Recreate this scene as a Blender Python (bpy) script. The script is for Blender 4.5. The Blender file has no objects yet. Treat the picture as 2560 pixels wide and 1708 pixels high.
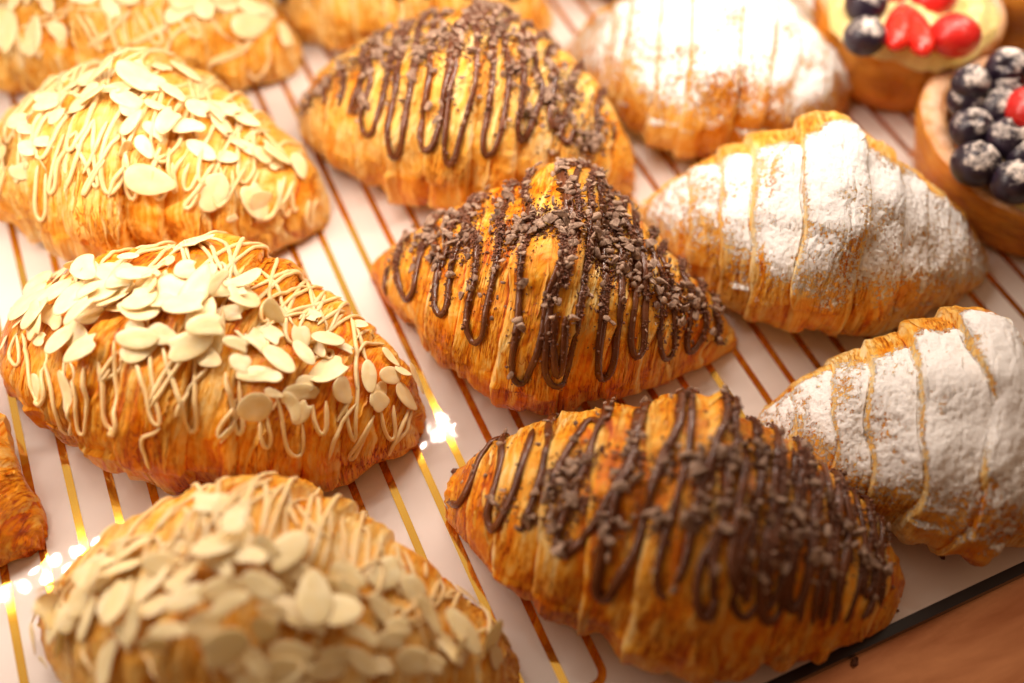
import bpy, math, random
import numpy as np
from mathutils import Vector, Matrix

# Pastries in a bakery display case. Lengths are in HU (the camera's height above the tray) times 0.30 m.
HU = 0.30
sc = bpy.context.scene
COL = sc.collection

# ---------- camera ----------
cam_d = bpy.data.cameras.new('camera'); cam = bpy.data.objects.new('camera', cam_d); COL.objects.link(cam)
A_, B_, C_ = 6.13646427e-01, -4.50348449e-01, 4.00614822e-02
cam.matrix_world = Matrix.Translation((0, 0, HU)) @ Matrix.Rotation(B_, 4, 'Z') @ Matrix.Rotation(A_, 4, 'X') @ Matrix.Rotation(C_, 4, 'Z')
cam_d.sensor_width = 36; cam_d.lens = 36 * 2625.7 / 2560
cam_d.clip_start = .01; cam_d.clip_end = 50
cam_d.dof.use_dof = True; cam_d.dof.focus_distance = 1.088 * HU; cam_d.dof.aperture_fstop = 3.4
sc.camera = cam

# ---------- surroundings light: the bright far side of the display case, dim on the near side ----------
world = bpy.data.worlds.new('World'); sc.world = world; world.use_nodes = True
wn = world.node_tree.nodes; wl = world.node_tree.links; wn.clear()
wo = wn.new('ShaderNodeOutputWorld'); bg = wn.new('ShaderNodeBackground'); tc = wn.new('ShaderNodeTexCoord')
dp = wn.new('ShaderNodeVectorMath'); dp.operation = 'DOT_PRODUCT'; dp.inputs[1].default_value = (.10, .70, .70)
cr = wn.new('ShaderNodeValToRGB')
for i, (p_, c_) in enumerate([(0.0, (.14, .068, .030)), (.50, (.40, .25, .15)), (.8, (.64, .46, .33)), (1.0, (1.0, .80, .64))]):
    el = cr.color_ramp.elements[i] if i < 2 else cr.color_ramp.elements.new(p_)
    el.position = p_; el.color = (*c_, 1)
wl.new(tc.outputs['Generated'], dp.inputs[0]); wl.new(dp.outputs['Value'], cr.inputs[0])
wl.new(cr.outputs[0], bg.inputs[0]); bg.inputs[1].default_value = .80
wl.new(bg.outputs[0], wo.inputs[0])

# ---------- picture settings ----------
sc.view_settings.view_transform = 'Standard'; sc.view_settings.look = 'None'
sc.view_settings.exposure = 0.14; sc.view_settings.gamma = 1.0; sc.view_settings.use_curve_mapping = False
sc.render.engine = 'CYCLES'
sc.cycles.use_denoising = True
sc.cycles.max_bounces = 6
sc.cycles.sample_clamp_indirect = 6
LED_POWER = 620.0

# ---------- shape maths (numpy only) ----------
def _hash(ix, iy, iz, seed):
    n = (ix * 374761393 + iy * 668265263 + iz * 2147483647 + seed * 974634777) & 0xffffffff
    n = ((n ^ (n >> 13)) * 1274126177) & 0xffffffff
    n = ((n ^ (n >> 16)) * 2246822519) & 0xffffffff
    return ((n ^ (n >> 15)) & 0xffffff) / float(0xffffff) * 2 - 1

def vnoise(x, y, z, seed=0):
    x, y, z = np.broadcast_arrays(x, y, z)
    fx, fy, fz = np.floor(x), np.floor(y), np.floor(z)
    ix, iy, iz = fx.astype(np.int64), fy.astype(np.int64), fz.astype(np.int64)
    tx, ty, tz = x - fx, y - fy, z - fz
    tx, ty, tz = [t * t * t * (t * (t * 6 - 15) + 10) for t in (tx, ty, tz)]
    out = 0
    for a in (0, 1):
        for b in (0, 1):
            for c in (0, 1):
                w = (tx if a else 1 - tx) * (ty if b else 1 - ty) * (tz if c else 1 - tz)
                out = out + w * _hash(ix + a, iy + b, iz + c, seed)
    return out

def fbm(x, y, z, seed=0, octv=3, gain=.5):
    s, a, t = 0, 1.0, 0
    for o in range(octv):
        s = s + a * vnoise(x * 2 ** o, y * 2 ** o, z * 2 ** o, seed + 17 * o)
        t += a
        a *= gain
    return s / t

def sstep(a, b, x):
    t = np.clip((x - a) / (b - a), 0, 1)
    return t * t * (3 - 2 * t)

def croissant_grid(q, seed, nu=260, nph=220, rough=1.0):
    """q: x, y, rot, half length, half width, height, taper, bend, apex skew (all in units of HU)."""
    _, _, _, a, w, h, e, bend, sk = q
    t = np.linspace(-1, 1, nu)
    u = .72 * t + .28 * np.sin(t * np.pi / 2)
    ph = np.linspace(-np.pi / 2, 1.5 * np.pi, nph)
    U, PH = np.meshgrid(u, ph, indexing='ij')
    rs = np.random.RandomState(seed)
    s = np.where(U < sk, (sk - U) / (1 + sk), (U - sk) / (1 - sk))
    s = np.sqrt(s * s + .004) - .004
    prof = np.clip(1 - s ** 1.25, 0, 1) ** e
    pr = prof * .86 + .17 * np.clip(1 - U ** 2, 0, 1) ** .27
    # wraps: stepped bands, each wider towards its outer edge and tucked under the next inner one
    side = np.where(U > sk, 1.0, -1.0)
    sn = np.sin(PH)
    wob = .055 * fbm(PH * 1.1 + 9 * side, U * 2, 0, seed + 3, 2) + .045 * np.cos(PH + (.5 if seed % 2 else -.6)) * side * (1 - s)
    d = np.clip(s + wob, 0, 2)
    base = np.array([.0, .17, .37, .55, .71, .86, 1.3])
    step = np.zeros_like(U); edge = np.zeros_like(U)
    for sd in (-1, 1):
        b = base.copy(); b[1:6] += rs.uniform(-.035, .035, 5)
        for k in range(6):
            m = (side == sd) & (d >= b[k]) & (d < b[k + 1])
            tt = (d - b[k]) / (b[k + 1] - b[k])
            rise = tt - .5 if k else .25 + .25 * tt
            drop = sstep(.90, 1.0, tt)
            val = rise * (1 - drop) + (-.5) * drop + .35 * np.sqrt(np.clip(4 * tt * (1 - tt), 0, 1)) - .2
            amp = [1.25, 1.15, 1.0, .8, .6, .35][k]
            step = np.where(m, val * amp, step)
            edge = np.where(m, np.maximum(sstep(.82, .97, tt) * (1 - sstep(.985, 1.0, tt)), .0) - .8 * (sstep(.975, 1, tt) + (1 - sstep(0, .05, tt)) * (k > 0)), edge)
    hh = h * pr
    zc = .42 * hh
    cs = np.cos(PH)
    Y = w * pr * np.sign(cs) * np.abs(cs) ** .92
    Z = zc + np.where(sn > 0, (hh - zc) * np.abs(sn) ** 1.02, -zc * np.abs(sn) ** .55)
    X = a * U
    # outward direction in the section
    ny, nz = cs, sn
    fade = np.sqrt(np.clip(pr / .8, 0, 1)) * sstep(0, .05, 1 - np.abs(U))
    X3, Y3, Z3 = X / .05, Y / .05, Z / .05
    lump = fbm(X3 * .9, Y3 * .9, Z3 * .9, seed + 40, 2)
    warp = fbm(X3 * 1.3, Y3 * 1.3, Z3 * 1.3, seed + 50, 2)
    arc = PH * pr
    us = U * a / .22 + .035 * warp + .02 * np.sin(PH * 2 + seed)
    lam = fbm(us * 26 + .5 * warp, arc * 1.3, 0, seed + 60, 3)          # layers, run round the roll
    lam = 1 - 2 * np.abs(lam)
    lam2 = fbm(us * 90, arc * 3.2, 0, seed + 70, 2)
    lmask = sstep(-.25, .25, fbm(X3 * 1.1, Y3 * 1.1, Z3 * 1.1, seed + 80, 2) + .15)
    blis = fbm(X3 * 4.2, Y3 * 4.2, Z3 * 4.2, seed + 90, 3)
    blis = np.maximum(blis, -.1)
    fine = fbm(X3 * 11, Y3 * 11, Z3 * 11, seed + 95, 2)
    low_ = .35 + .65 * sstep(-.5, .35, sn)
    off = rough * fade * (.0078 * low_ * step + .0100 * lump + .0012 * low_ * lam * lmask + .0006 * lam2 * (.3 + .7 * lmask)
           + .0028 * blis * (1.15 - lmask) + .0005 * fine)
    belly = np.where(sn < .1, .010 * fade * fbm(U * 9, PH * 1.2, 0, seed + 99, 2), 0)
    off = off + belly
    Y = Y + ny * off
    Z = Z + nz * off
    X = X + side * .35 * off * (step > 0) * (1 - s)
    Y = Y + bend * U ** 2
    # open layered tips: push rings in and out along the axis
    tipr = sstep(.90, 1.0, np.abs(U))
    X = X + np.sign(U) * tipr * .006 * fbm(arc * 6 + U * 60, PH * 1.5, 0, seed + 7, 2)
    Z = np.maximum(Z, .0008 + .0012 * np.abs(np.sin(U * 30 + seed)))
    tone = .43 + .17 * fbm(X3 * .8, Y3 * .8, Z3 * .8, seed + 11, 2) - .22 * edge * (edge > 0) + .34 * (-edge) * (edge < 0) \
        - .20 * lam * lmask + .22 * lam2 * lmask - .24 * np.maximum(blis, 0) * (1 - lmask) + .10 * fine + .09 * (.35 - sn) * (sn < .35)  # last term darkens the lower sides: shade put into the crust tone
    pale = sstep(.25, .5, fbm(U * 4, PH * 1.2, 0, seed + 31, 2)) * sstep(.25, -.35, sn) * (np.abs(U) < .55)
    tone = tone - .40 * pale
    P = np.stack([X, Y, Z], -1)
    du = np.gradient(P, axis=0); dp = np.gradient(P, axis=1)
    N = np.cross(dp, du); N /= np.linalg.norm(N, axis=-1, keepdims=True) + 1e-12
    C = np.stack([X, Y * 0 + bend * U ** 2, zc], -1)
    flip = ((P - C) * N).sum(-1).mean() < 0
    if flip: N = -N
    return dict(P=P, N=N, tone=np.clip(tone, 0, 1), u=u, ph=ph, U=U, PH=PH, sn=sn, lam=lam, pr=pr, step=step, edge=edge, blis=blis)

class Surf:
    """position and smoothed normal anywhere on a croissant, from (u, phi)"""
    def __init__(self, g):
        self.g = g
        N = g['N'].copy()
        for _ in range(3):
            N[1:-1] = (N[:-2] + N[1:-1] * 2 + N[2:]) / 4
            N[:, 1:-1] = (N[:, :-2] + N[:, 1:-1] * 2 + N[:, 2:]) / 4
        self.N = N / (np.linalg.norm(N, axis=-1, keepdims=True) + 1e-12)
    def at(self, u, ph):
        g = self.g
        u = np.clip(u, -.985, .985)
        i = np.interp(u, g['u'], np.arange(len(g['u'])))
        ph = (np.asarray(ph) + np.pi / 2) % (2 * np.pi) - np.pi / 2
        j = (ph + np.pi / 2) / (2 * np.pi) * (len(g['ph']) - 1)
        i0 = np.clip(np.floor(i).astype(int), 0, len(g['u']) - 2); j0 = np.clip(np.floor(j).astype(int), 0, len(g['ph']) - 2)
        fi = (i - i0)[..., None]; fj = (j - j0)[..., None]
        def L(A): return (A[i0, j0] * (1 - fi) * (1 - fj) + A[i0 + 1, j0] * fi * (1 - fj) + A[i0, j0 + 1] * (1 - fi) * fj + A[i0 + 1, j0 + 1] * fi * fj)
        n = L(self.N)
        return L(g['P']), n / (np.linalg.norm(n, axis=-1, keepdims=True) + 1e-12)

#            x       y       rot      len    width   height taper  bend   skew
CROIS = dict(
C1=(.0112, 1.2729, -.3879, .2285, .1121, .1734, .4556, .0068, -.0201),
C2=(-.0223, 1.0006, -.5716, .2176, .1356, .1831, .5637, .0141, -.0279),
C3=(-.0335, .6961, -.6678, .2405, .1351, .1729, .5293, .0109, .0317),
C4=(-.0464, .388, -.5453, .2294, .13, .1782, .689, .0018, -.084),
C5=(.4012, 1.2022, -.3779, .2033, .1094, .1677, .7546, .0091, -.0451),
C6=(.3653, .9316, -.6841, .2287, .1343, .1921, .5983, .0127, .0809),
C7=(.3504, .6379, -.6529, .2196, .1467, .1833, 1.0002, .0318, .0035),
C8=(.3399, .3256, -.6539, .2336, .1291, .1827, .6536, .0144, .0422),
C9=(.7161, .8985, -.5797, .2007, .146, .1756, .6765, .05, -.0559),
C10=(.6878, .5937, -.5967, .216, .1405, .1774, .7825, .034, -.067),
C11=(.6674, .3056, -.6227, .1955, .1282, .1711, .772, .0022, -.0128),
C12=(-0.3764, 0.7455, -0.8686, 0.213, 0.1201, 0.1647, 0.7636, 0.0039, -0.0031),
C13=(.775, 1.205, -.55, .21, .125, .17, .65, .02, 0),
)
SEED = dict(C1=11, C2=22, C3=33, C4=44, C5=55, C6=66, C7=77, C8=88, C9=99, C10=110, C11=121, C12=132, C13=143)

TOP = {
'C3': dict(
 strands=[[[-0.514,2.15],[-0.428,2.396],[-0.373,2.782],[-0.406,3.133],[-0.373,3.133],[-0.294,2.641],[-0.35,2.501],[-0.384,2.185]],[[-0.35,2.185],[-0.272,2.396],[-0.26,2.747],[-0.237,2.852],[-0.214,2.747],[-0.214,2.466],[-0.237,2.185]],[[-0.192,2.115],[-0.157,2.325],[-0.122,2.641],[-0.052,2.676],[-0.029,2.606],[-0.099,2.325],[-0.157,1.939]],[[-0.052,2.01],[0.029,2.22],[0.076,2.431],[0.111,2.501],[0.122,2.466],[0.064,2.22],[0.006,1.974],[-0.064,1.694]],[[0.052,1.904],[0.122,2.115],[0.168,2.255],[0.203,2.536],[0.226,2.571],[0.249,2.501],[0.203,2.08],[0.157,1.869],[0.122,1.729]],[[0.306,1.974],[0.35,2.185],[0.384,2.431],[0.406,2.501],[0.428,2.431],[0.384,2.15],[0.362,2.01]],[[0.471,2.29],[0.492,2.501],[0.514,2.606],[0.524,2.501],[0.492,2.255]],[[0.503,2.045],[0.545,2.255],[0.576,2.536],[0.617,2.676],[0.637,2.571],[0.607,2.255]],[[0.637,2.045],[0.666,2.29],[0.695,2.396],[0.705,2.29],[0.676,1.939]],[[0.743,1.904],[0.78,2.255],[0.806,2.466],[0.806,2.325],[0.77,1.729],[0.724,1.448]],[[0.867,1.869],[0.9,2.255],[0.924,2.431],[0.932,2.22],[0.9,1.659]],[[-0.715,2.01],[-0.596,2.361],[-0.535,2.641],[-0.449,2.676],[-0.438,2.501],[-0.503,2.255]],[[-0.752,2.01],[-0.77,2.361],[-0.676,2.466],[-0.752,2.045]],[[0.145,1.834],[0.099,2.045],[0.064,2.325]],[[0.157,1.869],[0.122,2.08],[0.076,2.361]],[[0.237,1.974],[0.18,2.22],[0.18,2.396]],[[0.226,2.01],[0.18,2.22],[0.168,2.396]],[[0.373,2.15],[0.35,2.325],[0.328,2.501],[0.35,2.536],[0.373,2.361],[0.395,2.185]],[[0.406,2.185],[0.373,2.431],[0.339,2.606]],[[0.514,2.08],[0.503,2.22]],[[0.78,1.904],[0.743,2.255],[0.724,2.747]],[[0.761,1.834],[0.733,2.185]],[[0.85,1.974],[0.824,2.396],[0.789,2.747],[0.798,2.922],[0.824,2.536],[0.85,2.01]],[[0.948,1.553],[0.94,2.22],[0.916,2.957]],[[0.963,1.448],[0.963,2.08],[0.932,2.641]],[[-0.064,2.01],[-0.134,2.22],[-0.168,2.255]],[[-0.134,2.01],[-0.168,2.185],[-0.18,2.255],[-0.168,2.29],[-0.145,2.15]],[[0.122,2.501],[0.099,2.571],[0.041,2.641],[0.064,2.782],[0.076,2.957]],[[-0.192,1.343],[-0.192,1.132],[-0.226,0.781],[-0.006,1.097],[0.099,1.308],[0.145,1.343]],[[-0.192,1.308],[-0.064,1.202],[0.017,1.062],[0.052,1.167],[0.134,1.308]],[[-0.168,1.272],[-0.111,1.097],[0.029,0.921],[0.145,1.202],[0.249,1.308]],[[-0.26,0.711],[-0.157,0.921],[0.017,1.343]],[[-0.214,0.676],[-0.006,1.237],[0.029,1.308]],[[0.029,0.886],[0.064,0.992],[0.157,1.202],[0.272,1.308]],[[0.226,0.957],[0.317,1.097],[0.395,1.272],[0.471,1.448]],[[0.237,0.957],[0.214,1.062],[0.18,1.237]],[[0.384,0.57],[0.35,0.641],[0.294,1.062],[0.249,1.272]],[[0.406,0.711],[0.362,1.097],[0.328,1.378]],[[0.373,0.57],[0.46,0.957],[0.545,1.308]],[[0.384,0.606],[0.492,0.992],[0.576,1.272]],[[0.46,0.535],[0.482,0.992],[0.471,1.343]],[[0.482,0.676],[0.514,1.062],[0.482,1.308]],[[0.586,0.781],[0.566,1.027],[0.545,1.308]],[[0.586,0.851],[0.586,1.202]],[[0.627,0.851],[0.695,1.237],[0.724,1.448],[0.77,1.764]],[[0.637,0.851],[0.715,1.167],[0.761,1.343]],[[0.705,0.781],[0.686,1.237]],[[0.78,0.816],[0.724,1.062],[0.715,1.343]],[[-0.743,1.659],[-0.695,1.378],[-0.586,1.343]],[[-0.715,1.448],[-0.586,1.272],[-0.417,1.272],[-0.306,1.202]],[[-0.705,1.694],[-0.607,1.553],[-0.471,1.378]]],
 flakes=[[-0.833,1.097,0.039,0.0308,0.38,-0.73,-0.56],[-0.78,0.746,0.0249,0.0208,0.3,0.81,0.51],[-0.555,1.237,0.0355,0.0247,0.38,-0.73,-0.56],[-0.743,1.764,0.0335,0.0177,0.53,-0.66,-0.53],[-0.586,1.834,0.0364,0.0249,0.67,0.66,0.35],[-0.449,1.659,0.0417,0.0189,0.13,0.83,0.55],[-0.566,1.588,0.0385,0.0212,0.46,0.76,0.46],[-0.406,2.01,0.0314,0.0222,0.3,0.81,0.51],[-0.535,2.045,0.0226,0.0151,0.98,-0.04,-0.18],[-0.249,2.045,0.0469,0.0253,0.95,0.32,0.07],[-0.283,1.799,0.0404,0.0239,0.46,0.76,0.46],[-0.294,1.659,0.0261,0.0168,0.97,0.25,0.02],[-0.373,1.483,0.0286,0.021,0.99,0.11,-0.08],[-0.237,1.483,0.0301,0.0244,0.97,0.25,0.02],[-0.294,1.237,0.0192,0.0115,0.88,0.44,0.17],[-0.18,1.448,0.0376,0.0113,0.92,0.38,0.12],[-0.064,1.448,0.0185,0.0111,0.84,0.5,0.22],[-0.214,1.659,0.0297,0.0093,0.92,0.38,0.12],[-0.076,1.799,0.0216,0.0162,0.84,0.5,0.22],[-0.052,1.904,0.0359,0.0215,0.98,0.18,-0.03],[0.041,1.834,0.0269,0.0215,0.98,-0.04,-0.18],[-0.017,1.623,0.0273,0.02,0.97,0.25,0.02],[0.099,1.623,0.0453,0.0217,0.88,0.44,0.17],[-0.064,1.308,0.0206,0.0094,0.97,-0.11,-0.22],[0.029,1.378,0.0241,0.0204,0.97,0.25,0.02],[0.087,1.343,0.0167,0.0185,0.22,-0.79,-0.58],[0.076,1.483,0.0165,0.0092,0.97,0.25,0.02],[0.145,1.448,0.0276,0.0129,0.53,0.73,0.42],[0.192,1.308,0.0207,0.0169,0.97,0.25,0.02],[0.226,1.448,0.0407,0.0111,0.97,0.25,0.02],[0.249,1.553,0.0311,0.0128,0.97,0.25,0.02],[0.18,1.623,0.0201,0.0109,0.99,0.11,-0.08],[0.226,1.729,0.0398,0.0271,0.98,0.18,-0.03],[0.237,1.904,0.0233,0.0197,0.95,-0.18,-0.27],[0.339,1.448,0.0315,0.0167,0.95,-0.18,-0.27],[0.417,1.413,0.0224,0.0168,0.67,-0.56,-0.49],[0.35,1.659,0.0385,0.0257,0.88,-0.32,-0.35],[0.406,1.588,0.0369,0.0221,0.84,-0.38,-0.39],[0.471,1.764,0.0346,0.0237,0.79,-0.45,-0.43],[0.317,1.799,0.0271,0.0162,0.98,-0.04,-0.18],[0.328,1.939,0.0233,0.0215,0.97,0.25,0.02],[0.428,1.939,0.0415,0.0198,0.99,0.11,-0.08],[0.503,1.237,0.0285,0.0133,0.92,-0.25,-0.31],[0.503,1.483,0.028,0.0205,0.04,0.83,0.56],[0.607,1.413,0.0302,0.0189,0.88,0.44,0.17],[0.676,1.413,0.0228,0.0114,0.98,-0.04,-0.18],[0.576,1.483,0.0264,0.0151,0.79,-0.45,-0.43],[0.535,1.659,0.0277,0.0166,0.67,-0.56,-0.49],[0.657,1.659,0.0447,0.0298,0.38,0.79,0.48],[0.596,1.869,0.0202,0.0165,0.99,0.11,-0.08],[0.576,1.974,0.0367,0.0238,0.97,0.25,0.02],[0.449,2.185,0.0296,0.0296,0.97,0.25,0.02],[0.492,2.045,0.0144,0.009,0.98,-0.04,-0.18],[0.555,2.115,0.0272,0.0163,0.53,-0.66,-0.53],[0.607,2.115,0.0275,0.011,0.3,0.81,0.51],[0.705,1.834,0.0279,0.0223,0.88,-0.32,-0.35],[0.78,1.553,0.0314,0.0181,-0.04,0.82,0.57],[0.824,1.027,0.0236,0.0118,0.79,-0.45,-0.43],[0.841,1.343,0.033,0.0194,0.92,0.38,0.12],[0.833,1.659,0.0344,0.0172,0.84,0.5,0.22],[0.841,1.764,0.023,0.021,0.97,0.25,0.02],[0.924,1.378,0.0354,0.0236,0.98,0.18,-0.03],[0.875,1.132,0.0177,0.0118,0.97,0.25,0.02],[-0.514,2.536,0.0244,0.0075,0.3,-0.76,-0.57],[-0.339,2.466,0.0386,0.0165,0.3,-0.76,-0.57],[-0.815,2.22,0.0198,0.0079,0.38,-0.73,-0.56],[0.666,0.921,0.0235,0.0078,0.79,-0.45,-0.43],[0.924,0.851,0.032,0.006,0.92,-0.25,-0.31]],
),
'C2': dict(
 strands=[[[-0.306,2.29],[-0.317,2.536],[-0.317,2.852],[-0.294,2.887],[-0.26,2.782],[-0.26,2.361]],[[-0.203,1.974],[-0.214,2.255],[-0.237,2.501],[-0.226,2.606],[-0.203,2.501],[-0.192,2.22],[-0.099,1.974]],[[-0.029,1.869],[-0.041,2.115],[-0.087,2.466]],[[-0.099,1.974],[-0.017,2.255],[0.029,2.431],[0.052,2.431],[0.006,2.15],[-0.029,1.869]],[[0.029,1.869],[0.006,2.15],[-0.029,2.325]],[[0.099,1.904],[0.052,2.185],[-0.029,2.501],[-0.017,2.536],[0.006,2.431],[0.064,2.185]],[[0.087,1.834],[0.134,2.01],[0.18,2.255]],[[0.157,2.185],[0.122,2.29],[0.099,2.501]],[[0.157,2.22],[0.168,2.431],[0.203,2.536],[0.226,2.431],[0.214,2.22]],[[0.294,1.974],[0.272,2.22],[0.214,2.466]],[[0.317,2.01],[0.283,2.15],[0.294,2.396],[0.317,2.501],[0.328,2.431],[0.373,2.185],[0.406,1.974]],[[0.328,1.939],[0.362,2.255],[0.384,2.396],[0.395,2.361],[0.362,2.08]],[[0.428,2.045],[0.417,2.255],[0.438,2.361],[0.46,2.29],[0.482,2.08]],[[0.524,1.974],[0.482,2.325],[0.428,2.501],[0.438,2.571],[0.471,2.501],[0.492,2.29]],[[0.514,2.185],[0.555,2.361],[0.576,2.501],[0.617,2.29],[0.657,1.869]],[[0.555,1.974],[0.607,2.22],[0.627,2.185],[0.607,1.939]],[[0.715,1.834],[0.695,2.15],[0.666,2.396]],[[0.824,1.729],[0.824,2.255],[0.789,2.606],[0.715,2.676]],[[0.867,1.729],[0.85,2.15],[0.798,2.571]],[[0.94,1.939],[0.94,2.536],[0.963,3.063],[0.963,2.782],[0.963,1.659]],[[0.806,1.834],[0.833,2.29],[0.859,2.641],[0.867,2.325]],[[0.867,1.939],[0.892,2.466],[0.9,2.255]],[[-0.535,2.29],[-0.482,2.536],[-0.471,2.501],[-0.482,2.08]],[[-0.596,2.325],[-0.627,2.606],[-0.647,2.817]],[[-0.471,2.08],[-0.417,2.29],[-0.362,2.325],[-0.428,2.08]],[[0.272,0.992],[0.317,1.167],[0.35,1.448]],[[0.328,0.921],[0.406,1.272],[0.46,1.343]],[[0.373,0.992],[0.317,1.308],[0.294,1.623]],[[0.482,1.027],[0.449,1.167],[0.417,1.448]],[[0.524,1.062],[0.607,1.167]],[[0.686,1.062],[0.647,1.308],[0.607,1.483]],[[0.492,1.097],[0.524,1.202],[0.576,1.272]],[[0.657,1.237],[0.743,1.237],[0.798,1.308]]],
 flakes=[[-0.317,1.518,0.0358,0.0159,0.99,0.15,0.02],[-0.122,1.588,0.0253,0.0175,0.88,0.42,0.22],[-0.052,1.694,0.0347,0.0116,0.97,0.22,0.07],[0.064,1.623,0.0388,0.0155,0.99,0.15,0.02],[0.041,1.308,0.0297,0.0059,0.67,0.64,0.39],[0.099,1.062,0.0387,0.0163,0.89,-0.34,-0.31],[0.214,0.957,0.0391,0.0124,0.89,-0.34,-0.31],[0.064,1.448,0.055,0.0098,1.0,0.04,-0.06],[0.26,1.483,0.0275,0.0216,0.98,-0.13,-0.18],[0.076,1.659,0.0311,0.0233,0.37,0.77,0.51],[-0.35,1.729,0.0255,0.0177,0.88,0.42,0.22],[-0.294,1.764,0.0294,0.0157,0.04,0.82,0.57],[-0.18,1.764,0.0253,0.0175,0.61,-0.62,-0.49],[-0.492,1.834,0.0297,0.0198,0.99,0.15,0.02],[-0.428,1.939,0.0236,0.0177,0.99,0.15,0.02],[-0.294,2.08,0.0232,0.0213,0.99,0.15,0.02],[-0.35,2.15,0.0213,0.0193,0.99,0.15,0.02],[-0.627,2.15,0.0222,0.0222,0.99,0.15,0.02],[-0.272,2.29,0.0212,0.0116,0.74,-0.52,-0.43],[0.145,2.08,0.0324,0.0172,0.31,-0.77,-0.56],[0.157,1.834,0.0307,0.0153,0.37,0.77,0.51],[0.226,2.01,0.0248,0.0172,0.61,-0.62,-0.49],[0.26,1.869,0.0326,0.0192,0.85,-0.4,-0.35],[0.384,1.729,0.0333,0.0215,0.95,0.29,0.12],[0.46,1.869,0.0333,0.0196,0.92,-0.27,-0.27],[0.395,1.553,0.0296,0.0237,0.99,0.15,0.02],[0.503,1.518,0.036,0.018,0.92,-0.27,-0.27],[0.492,1.308,0.0446,0.0142,0.98,-0.13,-0.18],[0.576,1.272,0.0348,0.0143,0.98,-0.13,-0.18],[0.637,1.588,0.0304,0.0142,0.98,-0.13,-0.18],[0.705,1.623,0.0265,0.0224,0.88,0.42,0.22],[0.761,1.588,0.0287,0.0226,0.31,-0.77,-0.56],[0.859,1.378,0.0293,0.0251,0.14,-0.81,-0.58],[0.566,1.834,0.0258,0.0199,0.99,0.15,0.02],[0.733,2.29,0.0283,0.0243,0.99,0.15,0.02],[-0.006,1.623,0.0213,0.0135,0.99,0.15,0.02],[0.226,1.659,0.029,0.0174,0.85,-0.4,-0.35],[0.26,1.588,0.0234,0.0117,0.61,-0.62,-0.49],[0.417,1.413,0.022,0.014,0.99,0.15,0.02],[0.596,1.623,0.0242,0.0121,0.85,-0.4,-0.35],[0.145,1.448,0.0493,0.0099,1.0,-0.02,-0.1],[-0.076,1.483,0.0393,0.0098,0.95,0.29,0.12],[-0.134,1.729,0.029,0.0135,0.95,0.29,0.12],[0.46,1.483,0.03,0.016,0.92,-0.27,-0.27],[0.637,2.606,0.0119,0.006,0.99,0.15,0.02],[-0.362,1.623,0.0297,0.0119,0.79,0.54,0.31],[0.006,1.553,0.0312,0.0117,0.99,0.15,0.02]],
),
'C1': dict(
 strands=[[[-0.449,2.255],[-0.449,2.571],[-0.471,2.922],[-0.449,2.887],[-0.428,2.571],[-0.438,2.361]],[[-0.514,2.115],[-0.514,2.431],[-0.586,2.747]],[[-0.373,2.255],[-0.317,2.606],[-0.35,2.852],[-0.294,2.676]],[[-0.226,2.501],[-0.203,2.712],[-0.18,2.676],[-0.18,2.536]],[[-0.076,2.29],[-0.029,2.466],[-0.017,2.606],[0.029,2.747],[0.017,2.571],[-0.029,2.325]],[[0.076,2.255],[0.099,2.606],[0.122,2.782]],[[0.18,2.22],[0.099,2.466],[-0.017,2.606],[-0.052,2.712]],[[0.192,2.22],[0.064,2.536],[-0.041,2.676]],[[0.226,2.22],[0.272,2.466],[0.306,2.641],[0.339,2.536],[0.272,2.185]],[[0.317,2.15],[0.362,2.361],[0.395,2.501]],[[0.449,2.22],[0.317,2.431],[0.157,2.641]],[[0.492,2.115],[0.317,2.466],[0.168,2.676]],[[0.417,2.15],[0.471,2.396],[0.514,2.501],[0.545,2.431],[0.482,2.115]],[[0.514,2.29],[0.406,2.466],[0.317,2.852]],[[0.815,2.185],[0.743,2.641],[0.535,2.957]],[[0.833,2.22],[0.724,2.606],[0.555,2.887]],[[0.859,2.431],[0.867,2.817],[0.798,3.203],[0.752,3.133],[0.77,2.992]],[[0.695,2.431],[0.743,2.641]],[[0.932,1.623],[0.948,2.466]],[[0.576,2.045],[0.627,2.325],[0.686,2.466]],[[-0.087,2.22],[-0.168,2.29],[-0.35,2.431]],[[-0.029,2.15],[-0.134,2.185],[-0.428,2.396]],[[0.145,2.15],[0.052,2.255],[-0.099,2.255]],[[-0.535,2.01],[-0.471,2.466],[-0.555,2.641]],[[-0.26,2.15],[-0.214,2.361],[-0.226,2.501]],[[0.249,2.115],[0.145,2.185],[0.017,2.185]],[[0.417,2.01],[0.384,2.22]]],
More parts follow.
